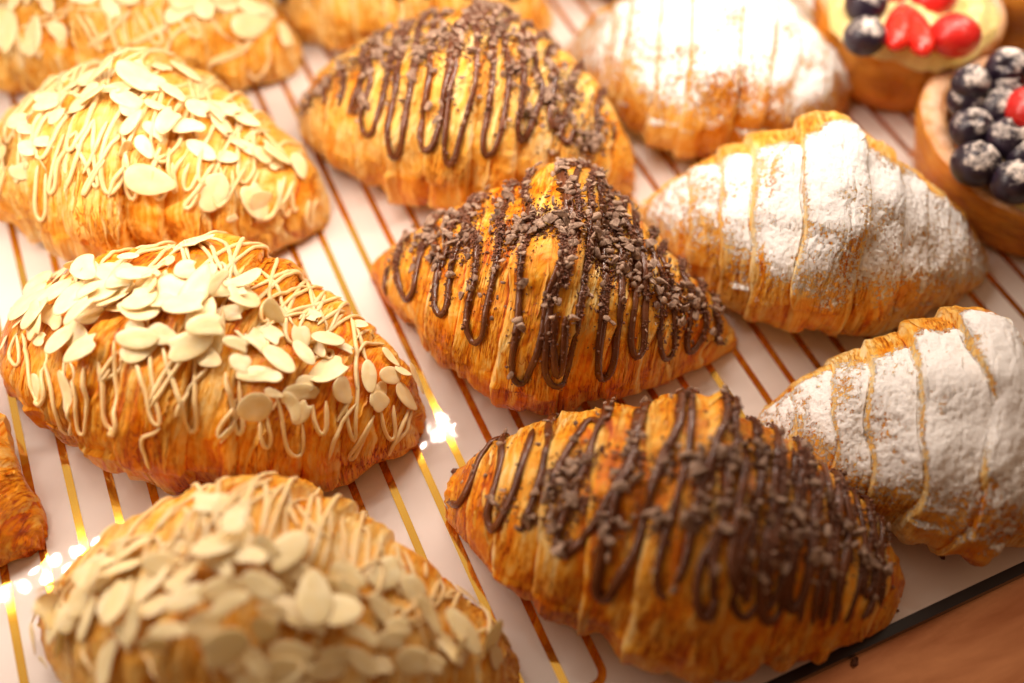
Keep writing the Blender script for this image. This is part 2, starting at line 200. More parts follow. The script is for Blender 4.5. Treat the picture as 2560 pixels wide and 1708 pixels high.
 flakes=[[-0.214,2.501,0.0241,0.0263,0.49,-0.72,-0.49],[-0.339,2.536,0.0484,0.0198,0.51,0.69,0.51],[-0.384,2.641,0.0199,0.0176,1.0,-0.03,0.02],[0.099,2.255,0.0347,0.0108,0.49,-0.72,-0.49],[0.168,2.115,0.0261,0.0174,1.0,-0.03,0.02],[0.545,2.115,0.0267,0.0289,0.49,-0.72,-0.49],[0.647,1.904,0.0294,0.0249,1.0,-0.03,0.02],[0.752,2.15,0.0594,0.0206,0.99,0.11,0.12],[0.85,1.623,0.0257,0.028,0.49,-0.72,-0.49],[0.94,1.939,0.0403,0.019,0.16,-0.81,-0.56],[0.78,1.834,0.0368,0.0207,1.0,-0.03,0.02],[-0.503,2.115,0.0308,0.0198,0.65,0.61,0.46],[-0.428,2.045,0.0352,0.0176,0.51,0.69,0.51],[-0.249,2.15,0.0306,0.0153,0.49,-0.72,-0.49],[-0.492,1.939,0.0331,0.0221,1.0,-0.03,0.02],[-0.052,2.115,0.0346,0.0195,0.98,-0.17,-0.08],[0.317,2.045,0.0329,0.0198,1.0,-0.03,0.02],[0.449,1.904,0.0334,0.0223,0.86,-0.43,-0.27],[0.724,1.588,0.0368,0.0184,1.0,-0.03,0.02],[-0.294,2.01,0.0328,0.0219,0.76,-0.55,-0.35]],
),
'C4': dict(
 strands=[[[-0.35,1.027],[-0.384,1.132],[-0.406,1.237]],[[-0.339,1.027],[-0.249,1.308],[-0.249,1.413]],[[-0.482,0.079],[-0.18,1.308],[-0.122,1.413]],[[-0.294,1.097],[-0.249,1.062],[-0.226,1.062],[-0.203,1.237],[-0.203,1.308]],[[-0.168,0.992],[-0.168,1.237],[-0.168,1.308]],[[-0.099,0.781],[-0.087,0.992],[-0.087,1.202]],[[-0.076,0.711],[-0.017,1.062],[0.006,1.308]],[[-0.006,0.676],[-0.017,0.921],[0.006,1.272]],[[0.017,0.711],[0.064,0.921],[0.122,1.097]],[[0.122,0.57],[0.192,1.097],[0.203,1.343]],[[0.064,0.781],[0.18,1.097],[0.226,1.132]],[[0.099,0.676],[0.029,0.781],[0.099,1.343]],[[0.192,0.781],[0.226,1.062],[0.237,1.378]],[[0.237,0.711],[0.283,1.062],[0.306,1.308]],[[0.306,0.851],[0.328,1.202]],[[0.317,0.851],[0.35,0.816],[0.395,1.378]],[[0.406,0.921],[0.406,1.237],[0.406,1.378]],[[0.395,0.957],[0.482,1.237],[0.535,1.378]],[[0.46,0.711],[0.492,1.062],[0.449,1.448]],[[0.576,0.711],[0.596,1.027]],[[0.637,0.746],[0.666,0.851],[0.647,1.343]],[[0.647,0.606],[0.627,1.483]],[[0.724,0.465],[0.715,1.167]],[[0.806,0.395],[0.85,0.676],[0.859,1.413]],[[-0.134,1.132],[-0.076,1.167],[-0.029,1.272]],[[-0.743,1.518],[-0.78,1.694],[-0.686,1.939],[-0.743,1.553]],[[-0.78,1.553],[-0.78,1.869],[-0.695,2.08]],[[-0.384,1.202],[-0.514,1.167],[-0.596,1.343]],[[-0.555,1.167],[-0.666,1.343],[-0.743,1.518]],[[-0.087,1.939],[-0.064,2.045],[-0.017,2.185]],[[-0.306,2.08],[-0.203,2.22]],[[0.111,1.904],[0.145,2.115]],[[0.26,1.869],[0.328,2.115]],[[0.482,1.869],[0.535,2.08]],[[-0.596,2.15],[-0.503,2.361]],[[-0.695,2.08],[-0.647,2.466]]],
 flakes=[[-0.064,1.308,0.0251,0.0367,0.06,0.82,0.57],[0.041,1.413,0.0306,0.0153,0.88,-0.36,-0.31],[-0.306,1.378,0.0275,0.0157,0.99,0.13,0.02],[-0.006,1.483,0.0341,0.0209,0.97,-0.16,-0.18],[0.052,1.659,0.0373,0.0187,0.97,-0.16,-0.18],[-0.041,1.659,0.0409,0.0186,0.99,0.13,0.02],[0.157,1.448,0.0309,0.0154,0.97,-0.16,-0.18],[0.283,1.518,0.0506,0.0156,0.97,-0.16,-0.18],[0.35,1.413,0.0391,0.0137,0.88,-0.36,-0.31],[0.328,1.623,0.0424,0.0116,0.97,-0.16,-0.18],[0.566,1.272,0.0302,0.0221,0.6,-0.64,-0.49],[0.617,1.483,0.0358,0.0179,0.73,-0.54,-0.43],[0.752,0.254,0.0282,0.0195,0.92,-0.29,-0.27],[0.752,1.483,0.0426,0.0162,0.66,-0.59,-0.46],[0.859,1.343,0.0395,0.0145,0.37,-0.75,-0.55],[0.705,1.659,0.036,0.018,0.6,-0.64,-0.49],[0.607,1.869,0.0312,0.0234,0.99,0.13,0.02],[0.524,1.729,0.0291,0.0155,0.99,0.13,0.02],[0.503,1.939,0.0327,0.0154,0.96,0.27,0.12],[0.362,1.939,0.0359,0.017,0.99,0.13,0.02],[0.226,1.974,0.041,0.0224,1.0,-0.02,-0.08],[0.306,2.045,0.034,0.0151,0.99,0.13,0.02],[0.029,1.974,0.0365,0.0128,0.06,0.82,0.57],[0.087,1.834,0.0296,0.0185,0.92,-0.29,-0.27],[0.145,1.659,0.0284,0.0152,0.84,-0.42,-0.35],[-0.134,1.764,0.037,0.0185,0.89,0.4,0.22],[-0.076,1.869,0.0329,0.0219,1.0,-0.02,-0.08],[-0.283,1.799,0.0321,0.0208,0.8,0.51,0.31],[-0.35,1.904,0.0338,0.0113,0.06,0.82,0.57],[-0.362,1.659,0.0421,0.021,0.39,0.76,0.51],[-0.482,1.729,0.0369,0.0253,0.39,0.76,0.51],[-0.492,1.518,0.0356,0.0237,0.89,0.4,0.22],[-0.576,1.553,0.0339,0.0219,0.23,0.8,0.55],[-0.647,1.729,0.034,0.018,0.23,0.8,0.55],[-0.586,1.904,0.0352,0.0235,0.39,0.76,0.51],[-0.449,2.22,0.0379,0.0284,0.06,0.82,0.57],[-0.695,2.185,0.0299,0.014,0.29,-0.78,-0.56],[-0.924,2.536,0.0319,0.0213,0.55,0.7,0.46],[-0.884,3.098,0.0148,0.0106,0.99,0.13,0.02],[-0.963,1.729,0.0346,0.0065,0.99,0.13,0.02],[0.192,2.08,0.0334,0.0204,0.99,0.13,0.02],[0.417,1.764,0.0286,0.0152,0.92,-0.29,-0.27],[0.249,1.764,0.0378,0.017,0.97,-0.16,-0.18],[-0.328,1.518,0.031,0.0213,0.99,0.13,0.02],[-0.18,1.588,0.0378,0.0208,1.0,-0.02,-0.08],[-0.087,1.553,0.0283,0.017,0.92,-0.29,-0.27],[0.122,1.553,0.0326,0.0153,1.0,-0.02,-0.08],[0.471,1.553,0.0351,0.0195,0.92,-0.29,-0.27],[-0.017,1.764,0.0313,0.0166,0.8,0.51,0.31],[-0.157,1.939,0.0273,0.0164,0.99,0.13,0.02],[0.362,1.518,0.0252,0.0136,0.73,-0.54,-0.43],[-0.676,1.869,0.0299,0.0199,0.06,0.82,0.57],[-0.482,1.343,0.032,0.018,0.8,0.51,0.31],[-0.566,1.413,0.0302,0.0161,0.68,0.62,0.39],[-0.657,1.413,0.0285,0.0163,0.68,0.62,0.39],[-0.192,1.659,0.0282,0.015,0.92,-0.29,-0.27],[0.111,1.729,0.0302,0.0132,0.99,0.13,0.02],[0.438,1.939,0.0284,0.0133,0.84,-0.42,-0.35],[0.676,1.869,0.0276,0.0158,1.0,-0.02,-0.08],[0.9,1.553,0.025,0.0167,0.6,-0.64,-0.49],[0.076,2.045,0.0275,0.0165,0.6,-0.64,-0.49],[-0.203,2.01,0.0272,0.0145,0.97,-0.16,-0.18],[-0.373,2.01,0.0281,0.015,0.73,-0.54,-0.43],[0.545,1.623,0.0274,0.0157,0.99,0.13,0.02]],
),
'C7': dict(
 strands=[[[-0.824,1.413],[-0.806,1.904],[-0.761,2.396],[-0.695,2.641],[-0.647,2.396],[-0.657,2.115],[-0.666,1.659],[-0.666,1.308]],[[-0.666,1.343],[-0.545,1.834],[-0.524,2.185],[-0.492,2.466],[-0.449,2.571],[-0.428,2.396],[-0.449,2.045],[-0.449,1.799],[-0.449,1.518]],[[-0.471,1.378],[-0.35,1.694],[-0.306,2.08],[-0.306,2.431],[-0.272,2.676],[-0.237,2.712],[-0.203,2.571],[-0.214,2.325],[-0.214,1.939],[-0.237,1.694],[-0.283,1.308],[-0.294,0.957]],[[-0.192,1.097],[-0.145,1.378],[-0.076,1.904],[-0.064,2.15],[-0.041,2.396],[-0.029,2.747],[-0.006,2.887],[0.017,2.922],[0.052,2.641],[0.064,2.361],[0.052,2.115],[0.064,1.834],[0.041,1.448],[-0.041,1.027]],[[-0.017,1.027],[0.064,1.448],[0.087,1.694],[0.076,2.15],[0.087,2.466],[0.099,2.712],[0.134,2.852],[0.168,2.887],[0.203,2.817],[0.203,2.466],[0.192,2.15],[0.18,1.729],[0.145,1.378],[0.099,1.027]],[[0.099,2.255],[0.122,2.536],[0.157,2.782],[0.168,2.641],[0.145,2.255]],[[0.145,0.957],[0.203,1.132],[0.249,1.518],[0.294,1.869],[0.317,2.185],[0.328,2.606],[0.362,2.887],[0.395,2.852],[0.406,2.606],[0.384,2.15],[0.362,1.799],[0.306,1.378],[0.214,0.921]],[[0.294,1.974],[0.306,2.325],[0.328,2.641],[0.339,2.817]],[[0.283,1.027],[0.35,1.272],[0.417,1.518],[0.438,1.799],[0.449,2.185],[0.471,2.501],[0.503,2.606],[0.524,2.501],[0.503,2.045],[0.471,1.659],[0.406,1.237],[0.35,0.957]],[[0.46,1.132],[0.524,1.448],[0.566,1.659],[0.586,2.115],[0.617,2.536],[0.666,2.712],[0.676,2.501],[0.647,1.939],[0.607,1.553],[0.524,1.237]],[[0.637,1.062],[0.705,1.448],[0.724,1.834],[0.733,2.396],[0.761,2.641],[0.789,2.501],[0.815,1.869],[0.761,1.308]],[[0.841,1.588],[0.884,1.694],[0.875,2.22],[0.94,2.396]],[[-0.859,2.01],[-0.859,2.501],[-0.833,2.887]],[[0.029,1.062],[0.099,1.413],[0.099,1.729],[0.111,2.045]],[[-0.438,0.851],[-0.46,1.167],[-0.524,1.237],[-0.514,1.623],[-0.503,2.01]]],
 chunks=[[0.087,2.15,0.0104],[-0.017,2.817,0.0109],[-0.168,2.396,0.0085],[-0.157,2.08,0.0074],[-0.168,2.22,0.0064],[-0.076,2.29,0.0052],[0.18,2.29,0.0059],[0.555,1.974,0.0067],[0.157,2.325,0.0049],[0.214,1.518,0.0092],[0.283,1.483,0.0092],[-0.052,1.378,0.0081],[-0.406,1.272,0.0106],[-0.339,1.202,0.0069],[0.122,1.834,0.007],[-0.087,1.834,0.007],[0.052,1.518,0.0081],[-0.111,1.483,0.0082],[0.272,1.062,0.0085],[0.373,1.588,0.0077],[0.417,1.623,0.0074],[0.545,1.694,0.0093],[0.384,1.448,0.0071],[-0.524,1.659,0.0091],[-0.666,1.343,0.0091],[-0.192,1.834,0.0075]],
 clusters=[[-0.099,1.623,16,0.128,0.176],[-0.18,1.659,10,0.081,0.14],[0.029,1.553,10,0.07,0.14],[-0.607,1.413,12,0.135,0.386],[-0.417,1.729,14,0.122,0.21],[0.076,1.694,5,0.035,0.105],[0.226,1.553,14,0.103,0.211],[0.317,1.659,18,0.111,0.316],[0.249,1.202,10,0.091,0.211],[0.373,1.588,8,0.066,0.176],[0.545,1.729,7,0.061,0.211],[0.657,1.588,10,0.095,0.421],[0.676,1.834,7,0.077,0.316],[0.395,1.378,5,0.054,0.175],[0.761,1.483,4,0.054,0.245],[-0.555,1.869,4,0.051,0.105],[-0.395,1.272,3,0.056,0.212],[-0.798,1.588,4,0.064,0.211],[0.168,1.483,5,0.058,0.245],[-0.087,1.518,5,0.057,0.07],[-0.294,1.237,4,0.056,0.176],[0.471,1.518,4,0.032,0.105],[0.249,1.448,8,0.079,0.175]],
),
'C8': dict(
 strands=[[[-0.806,0.746],[-0.859,1.062],[-0.875,1.799],[-0.908,2.325],[-0.955,2.431]],[[-0.78,1.027],[-0.752,1.518],[-0.752,1.869],[-0.761,2.255],[-0.724,2.466],[-0.695,2.255],[-0.666,1.869],[-0.657,1.659]],[[-0.596,0.886],[-0.566,1.378],[-0.566,1.623],[-0.576,1.939],[-0.596,2.255]],[[-0.362,1.132],[-0.428,0.921],[-0.46,1.167],[-0.503,1.588],[-0.524,1.939]],[[-0.373,1.167],[-0.395,1.272],[-0.406,1.518],[-0.438,1.974],[-0.449,2.325],[-0.406,2.361],[-0.35,2.185],[-0.294,1.869],[-0.249,1.553]],[[-0.214,0.57],[-0.237,1.167],[-0.237,1.518],[-0.26,1.834],[-0.272,2.15],[-0.272,2.571],[-0.237,2.712],[-0.203,2.501],[-0.157,2.185],[-0.134,1.799],[-0.122,1.553],[-0.076,1.308],[-0.076,0.851]],[[-0.041,0.851],[-0.029,1.308],[-0.029,1.588],[-0.052,1.904],[-0.064,2.22],[-0.041,2.431],[-0.006,2.431]],[[0.076,1.097],[0.052,1.343],[0.041,1.588],[0.029,1.904],[0.029,2.185],[0.006,2.325]],[[0.111,1.062],[0.122,1.272],[0.111,1.483],[0.122,1.834],[0.076,2.15],[0.087,2.431],[0.134,2.501],[0.145,2.325]],[[0.226,1.062],[0.26,1.378],[0.237,1.694],[0.192,2.01],[0.214,2.325],[0.272,2.501],[0.306,2.361]],[[0.317,1.097],[0.339,1.518],[0.328,1.799],[0.306,2.115],[0.317,2.361],[0.373,2.536],[0.406,2.396]],[[0.428,0.886],[0.428,1.378],[0.428,1.729],[0.395,2.08],[0.417,2.466]],[[0.46,0.921],[0.482,1.448],[0.482,1.799],[0.482,2.15],[0.492,2.501]],[[0.545,0.886],[0.566,1.378],[0.566,1.799],[0.535,2.22],[0.555,2.606]],[[0.617,1.027],[0.657,1.483],[0.627,1.974],[0.637,2.571]],[[0.705,0.886],[0.733,1.483],[0.715,2.045],[0.695,2.536]],[[0.761,1.097],[0.806,1.623],[0.789,2.29],[0.752,2.501]],[[0.111,1.869],[0.111,2.115],[0.134,2.361]],[[0.237,1.764],[0.249,2.08],[0.272,2.361]],[[0.306,1.729],[0.317,2.045],[0.35,2.361]],[[0.395,1.694],[0.395,2.01],[0.46,2.431]],[[0.596,1.448],[0.586,1.974],[0.586,2.536]],[[0.815,1.518],[0.833,1.939],[0.841,2.361]]],
 chunks=[[-0.666,1.588,0.0097],[-0.789,1.694,0.0084],[-0.586,1.132,0.0067],[-0.555,1.518,0.0065],[-0.482,1.062,0.0071],[-0.373,1.167,0.0065],[-0.46,1.343,0.0077],[-0.384,1.483,0.0075],[-0.596,2.255,0.0094],[-0.417,2.29,0.0102],[0.373,2.045,0.0132],[0.78,2.185,0.0094],[0.168,1.799,0.0105],[0.122,1.659,0.0071],[-0.249,2.22,0.0071],[-0.78,0.957,0.0057],[-0.9,1.729,0.0045],[0.099,1.518,0.0089],[-0.111,1.553,0.0079],[0.076,2.08,0.0059],[0.041,1.869,0.008],[0.46,1.764,0.0079],[0.328,1.834,0.0064],[0.535,1.974,0.0061]],
 clusters=[[-0.705,2.01,5,0.077,0.211],[-0.482,1.729,20,0.098,0.21],[-0.406,1.518,12,0.078,0.14],[-0.406,1.869,10,0.078,0.105],[-0.46,2.045,9,0.065,0.175],[-0.417,2.29,6,0.033,0.071],[-0.576,2.15,4,0.041,0.105],[-0.226,1.483,5,0.058,0.07],[-0.237,1.659,6,0.056,0.106],[-0.099,1.553,8,0.07,0.106],[0.017,1.553,6,0.035,0.105],[-0.099,1.939,9,0.082,0.141],[-0.272,2.01,6,0.07,0.141],[-0.26,2.22,3,0.023,0.105],[0.017,1.869,6,0.059,0.105],[0.087,1.343,6,0.093,0.281],[0.099,1.518,7,0.07,0.105],[0.237,1.167,5,0.047,0.105],[0.26,1.308,6,0.058,0.105],[0.168,1.799,12,0.127,0.21],[0.052,1.694,12,0.094,0.175],[0.339,1.659,14,0.121,0.246],[0.438,1.799,14,0.118,0.245],[0.514,1.588,10,0.113,0.281],[0.666,1.588,10,0.114,0.386],[0.617,1.588,8,0.078,0.281],[0.78,1.659,8,0.079,0.351],[0.362,2.01,5,0.077,0.141]],
),
'C6': dict(
 strands=[[[-0.627,1.834],[-0.576,2.045],[-0.586,2.396]],[[-0.545,1.553],[-0.482,1.904],[-0.503,2.29],[-0.503,2.431],[-0.471,2.396],[-0.449,2.115]],[[-0.492,1.518],[-0.417,2.01],[-0.417,2.431],[-0.395,2.641],[-0.339,2.641],[-0.317,2.361],[-0.328,1.939],[-0.373,1.483]],[[-0.339,1.448],[-0.249,2.01],[-0.237,2.431],[-0.203,2.747],[-0.18,2.852],[-0.145,2.676],[-0.157,2.361],[-0.18,1.869],[-0.26,1.413]],[[-0.18,1.378],[-0.076,1.869],[-0.052,2.15],[-0.064,2.571],[0.006,2.676],[0.041,2.606],[0.041,2.361],[0.029,1.904],[-0.017,1.553]],[[0.017,1.553],[0.064,1.974],[0.076,2.431],[0.087,2.712],[0.122,2.782],[0.145,2.571],[0.157,2.15],[0.134,1.869],[0.064,1.378]],[[0.122,1.378],[0.203,1.659],[0.249,2.08],[0.26,2.501],[0.294,2.641],[0.328,2.466],[0.328,2.115],[0.294,1.764],[0.192,1.308]],[[0.272,1.237],[0.35,1.659],[0.384,1.974],[0.406,2.325],[0.449,2.361],[0.471,1.974],[0.46,1.694],[0.35,1.413]],[[0.417,1.237],[0.503,1.588],[0.535,2.01],[0.566,2.115],[0.566,1.834]],[[0.576,1.378],[0.617,1.623],[0.607,2.115],[0.657,2.22],[0.666,1.939]],[[0.733,1.483],[0.77,1.729],[0.78,2.185]],[[-0.724,1.974],[-0.695,2.325]],[[0.833,1.483],[0.867,1.729]]],
 chunks=[[0.087,2.712,0.0043],[0.586,2.396,0.006],[0.428,2.045,0.0067],[0.157,1.167,0.0082],[0.041,1.308,0.0073],[0.78,1.448,0.0084]],
 clusters=[[-0.064,1.659,20,0.14,0.175],[0.099,1.448,14,0.081,0.386],[-0.607,1.764,10,0.134,0.245],[-0.733,1.974,9,0.134,0.282],[-0.417,1.623,7,0.066,0.176],[0.306,1.694,8,0.055,0.105],[0.524,1.623,16,0.093,0.351],[0.607,1.553,6,0.07,0.211],[0.761,1.834,18,0.117,0.5],[0.695,2.185,8,0.086,0.245],[-0.406,2.325,3,0.044,0.071],[0.428,2.045,2,0.031,0.07],[0.586,2.396,2,0.031,0.035],[0.157,1.448,7,0.08,0.175],[-0.824,2.325,5,0.072,0.176],[-0.134,1.694,7,0.163,0.315],[0.052,1.764,5,0.047,0.07],[0.294,1.378,4,0.046,0.14]],
),
}

# ---------- materials ----------
def mat(name):
    m = bpy.data.materials.new(name); m.use_nodes = True
    nt = m.node_tree; nt.nodes.clear()
    o = nt.nodes.new('ShaderNodeOutputMaterial'); b = nt.nodes.new('ShaderNodeBsdfPrincipled')
    nt.links.new(b.outputs[0], o.inputs[0])
    return m, nt, b
def nd(nt, t, **k):
    n = nt.nodes.new(t)
    for a, v in k.items(): setattr(n, a, v)
    return n
def ramp(nt, stops, fac=None):
    r = nd(nt, 'ShaderNodeValToRGB')
    for i, (p_, c_) in enumerate(stops):
        el = r.color_ramp.elements[i] if i < 2 else r.color_ramp.elements.new(p_)
        el.position = p_; el.color = (*c_, 1) if len(c_) == 3 else c_
    if fac is not None: nt.links.new(fac, r.inputs[0])
    return r
def noise(nt, vec, scale, detail=3, rough=.55, dist=0):
    n = nd(nt, 'ShaderNodeTexNoise'); n.inputs['Scale'].default_value = scale
    n.inputs['Detail'].default_value = detail; n.inputs['Roughness'].default_value = rough; n.inputs['Distortion'].default_value = dist
    if vec is not None: nt.links.new(vec, n.inputs['Vector'])
    return n
def bump(nt, h, dist, strength=1.0, nrm=None):
    b = nd(nt, 'ShaderNodeBump'); b.inputs['Distance'].default_value = dist; b.inputs['Strength'].default_value = strength
    nt.links.new(h, b.inputs['Height'])
    if nrm is not None: nt.links.new(nrm, b.inputs['Normal'])
    return b
def math_(nt, op, a, b=None, c=None):
    n = nd(nt, 'ShaderNodeMath', operation=op)
    for i, v in enumerate((a, b, c)):
        if v is None: continue
        if isinstance(v, (int, float)): n.inputs[i].default_value = v
        else: nt.links.new(v, n.inputs[i])
    return n.outputs[0]

def crust_material(name, stops, rough=(.27, .50), coat=.04, dust=False):
    m, nt, b = mat(name)
    at = nd(nt, 'ShaderNodeAttribute', attribute_name='tone')
    uv = nd(nt, 'ShaderNodeUVMap', uv_map='wrap')
    mp = nd(nt, 'ShaderNodeMapping'); mp.inputs['Scale'].default_value = (150, 4.5, 1); nt.links.new(uv.outputs[0], mp.inputs[0])
    oc = nd(nt, 'ShaderNodeTexCoord')
    n1 = noise(nt, mp.outputs[0], 1.0, 4, .6, .6)                      # fine layers that run round the roll
    n2 = noise(nt, oc.outputs['Object'], 330, 4, .65)                 # crumb-sized speckle
    n3 = noise(nt, oc.outputs['Object'], 70, 3, .6, .8)               # browned patches
    t = math_(nt, 'ADD', at.outputs['Fac'], math_(nt, 'MULTIPLY', math_(nt, 'SUBTRACT', n1.outputs[0], .5), .42))
    t = math_(nt, 'ADD', t, math_(nt, 'MULTIPLY', math_(nt, 'SUBTRACT', n2.outputs[0], .5), .22))
    t = math_(nt, 'ADD', t, math_(nt, 'MULTIPLY', math_(nt, 'SUBTRACT', n3.outputs[0], .5), .50))
    # thin cracks between the layers, only where the crust is flaky
    mp2 = nd(nt, 'ShaderNodeMapping'); mp2.inputs['Scale'].default_value = (85, 3.2, 1); nt.links.new(uv.outputs[0], mp2.inputs[0])
    nl = noise(nt, mp2.outputs[0], 1.0, 3, .55, 1.0); nm = noise(nt, oc.outputs['Object'], 45, 2, .5)
    cr1 = math_(nt, 'SUBTRACT', 1.0, math_(nt, 'MULTIPLY', math_(nt, 'ABSOLUTE', math_(nt, 'SUBTRACT', nl.outputs[0], .5)), 26.0)); cr1 = math_(nt, 'MAXIMUM', cr1, 0)
    msk = nd(nt, 'ShaderNodeMapRange'); msk.inputs['From Min'].default_value = .44; msk.inputs['From Max'].default_value = .58; nt.links.new(nm.outputs[0], msk.inputs[0])
    crk = math_(nt, 'MULTIPLY', cr1, msk.outputs[0])
    t = math_(nt, 'ADD', t, math_(nt, 'MULTIPLY', crk, .38))
    r = ramp(nt, stops, t)
    nt.links.new(r.outputs[0], b.inputs['Base Color'])
    rr = nd(nt, 'ShaderNodeMapRange'); rr.inputs['To Min'].default_value = rough[1]; rr.inputs['To Max'].default_value = rough[0]
    nt.links.new(n3.outputs[0], rr.inputs[0]); rr.inputs['From Min'].default_value = .35; rr.inputs['From Max'].default_value = .65
    nt.links.new(rr.outputs[0], b.inputs['Roughness'])
    b0 = bump(nt, n3.outputs[0], .0016, .8); b1 = bump(nt, math_(nt, 'SUBTRACT', n1.outputs[0], math_(nt, 'MULTIPLY', crk, .6)), .00045, 1.0, b0.outputs[0]); b2 = bump(nt, n2.outputs[0], .00025, .9, b1.outputs[0])
    if dust:                                              # loose sugar caught on the crust beyond the thick layer
        ad = nd(nt, 'ShaderNodeAttribute', attribute_name='dust'); ng = noise(nt, oc.outputs['Object'], 750, 4, .7)
        v = math_(nt, 'ADD', ad.outputs['Fac'], math_(nt, 'MULTIPLY', math_(nt, 'SUBTRACT', ng.outputs[0], .5), 2.6))
        mr = nd(nt, 'ShaderNodeMapRange'); mr.inputs['From Min'].default_value = .42; mr.inputs['From Max'].default_value = .72; nt.links.new(v, mr.inputs[0])
        mx = nd(nt, 'ShaderNodeMix', data_type='RGBA'); nt.links.new(mr.outputs[0], mx.inputs[0]); nt.links.new(r.outputs[0], mx.inputs[6]); mx.inputs[7].default_value = (.90, .85, .80, 1)
        nt.links.new(mx.outputs[2], b.inputs['Base Color'])
        b3 = bump(nt, mr.outputs[0], .0005, .8, b2.outputs[0]); b2 = b3
    nt.links.new(b2.outputs[0], b.inputs['Normal'])
    b.inputs['Subsurface Weight'].default_value = .04; b.inputs['Specular IOR Level'].default_value = .28
    b.inputs['Subsurface Radius'].default_value = (.0022, .0009, .0003)
    b.inputs['Subsurface Scale'].default_value = 1.0
    b.inputs['Coat Weight'].default_value = coat; b.inputs['Coat Roughness'].default_value = .25
    return m
GOLD_STOPS = [(.0, (.92, .68, .32)), (.17, (.92, .55, .13)), (.35, (.88, .38, .024)), (.52, (.76, .205, .003)), (.70, (.54, .080, .001)), (1.0, (.20, .018, .001))]
M = {}
PALE_STOPS = [(.0, (.93, .74, .40)), (.20, (.91, .59, .19)), (.40, (.88, .44, .060)), (.57, (.77, .265, .010)), (.75, (.55, .105, .002)), (1.0, (.24, .03, .002))]
M['crust'] = crust_material('golden_crust', PALE_STOPS)
M['crust_deep'] = crust_material('deep_golden_crust', GOLD_STOPS)
M['crust_dusted'] = crust_material('golden_crust_dusted', PALE_STOPS, dust=True)
M['crust_glossy'] = crust_material('glazed_crust', [(p_, (c_[0] * .95, c_[1] * .86, c_[2] * .7)) for p_, c_ in GOLD_STOPS], (.24, .42), .06)
M['tart_crust'] = crust_material('tart_crust', [(.0, (.88, .56, .20)), (.3, (.80, .36, .05)), (.55, (.64, .20, .012)), (.8, (.44, .09, .005)), (1.0, (.22, .03, .003))])

def simple(name, col, rough, spec=.5, sss=0, rad=(.002, .001, .0005), bmp=None, var=None, coat=0, metal=0):
    m, nt, b = mat(name)
    b.inputs['Base Color'].default_value = (*col, 1); b.inputs['Roughness'].default_value = rough
    b.inputs['Specular IOR Level'].default_value = spec; b.inputs['Metallic'].default_value = metal
    b.inputs['Subsurface Weight'].default_value = sss; b.inputs['Subsurface Radius'].default_value = rad; b.inputs['Subsurface Scale'].default_value = 1
    b.inputs['Coat Weight'].default_value = coat; b.inputs['Coat Roughness'].default_value = .08
    oc = nd(nt, 'ShaderNodeTexCoord')
    if var:
        s_, c2 = var
        n = noise(nt, oc.outputs['Object'], s_, 4, .6)
        r = ramp(nt, [(.35, col), (.65, c2)], n.outputs[0]); nt.links.new(r.outputs[0], b.inputs['Base Color'])
    if bmp:
        n = noise(nt, oc.outputs['Object'], bmp[0], 4, .6)
        nt.links.new(bump(nt, n.outputs[0], bmp[1], 1).outputs[0], b.inputs['Normal'])
    return m
M['icing'] = simple('cream_icing', (.86, .58, .26), .36, sss=.25, rad=(.002, .0014, .0007), bmp=(400, .0001), var=(60, (.90, .68, .36)))
M['almond'] = simple('almond_slice', (.95, .74, .36), .36, sss=.16, rad=(.003, .0022, .001), bmp=(3, .00012), var=(2.2, (.95, .79, .46)))
_m = M['almond']; nt = _m.node_tree; b = [n_ for n_ in nt.nodes if n_.type == 'BSDF_PRINCIPLED'][0]
oc = nd(nt, 'ShaderNodeTexCoord'); vm = nd(nt, 'ShaderNodeVectorMath', operation='MULTIPLY'); vm.inputs[1].default_value = (1, 1, 0); nt.links.new(oc.outputs['Object'], vm.inputs[0])
ln = nd(nt, 'ShaderNodeVectorMath', operation='LENGTH'); nt.links.new(vm.outputs[0], ln.inputs[0])
nz_ = noise(nt, oc.outputs['Object'], 5, 3, .6)
rim_ = nd(nt, 'ShaderNodeMapRange'); rim_.inputs['From Min'].default_value = .455; rim_.inputs['From Max'].default_value = .56
nt.links.new(math_(nt, 'ADD', ln.outputs['Value'], math_(nt, 'MULTIPLY', math_(nt, 'SUBTRACT', nz_.outputs[0], .5), .10)), rim_.inputs[0])
mx = nd(nt, 'ShaderNodeMix', data_type='RGBA'); nt.links.new(rim_.outputs[0], mx.inputs[0])      # the tan skin left round a slice
src = b.inputs['Base Color'].links[0].from_socket; nt.links.new(src, mx.inputs[6]); mx.inputs[7].default_value = (.72, .46, .20, 1); nt.links.new(mx.outputs[2], b.inputs['Base Color'])
M['chocolate'] = simple('chocolate_drizzle', (.090, .024, .007), .25, bmp=(500, .0003), var=(90, (.16, .046, .013)), coat=.1)
M['chunk'] = simple('chocolate_chunk', (.13, .060, .034), .70, bmp=(9, .00020), var=(3.0, (.50, .34, .24)))
M['crumb'] = simple('chocolate_crumb', (.10, .022, .007), .7, var=(500, (.30, .13, .07)))
M['crumb_chunk'] = simple('small_chocolate_chunk', (.12, .052, .028), .70, bmp=(900, .0002), var=(190, (.48, .31, .21)))
M['custard'] = simple('custard', (.86, .66, .24), .35, sss=.3, rad=(.004, .003, .001), bmp=(60, .0015), var=(25, (.90, .74, .36)), coat=.2)

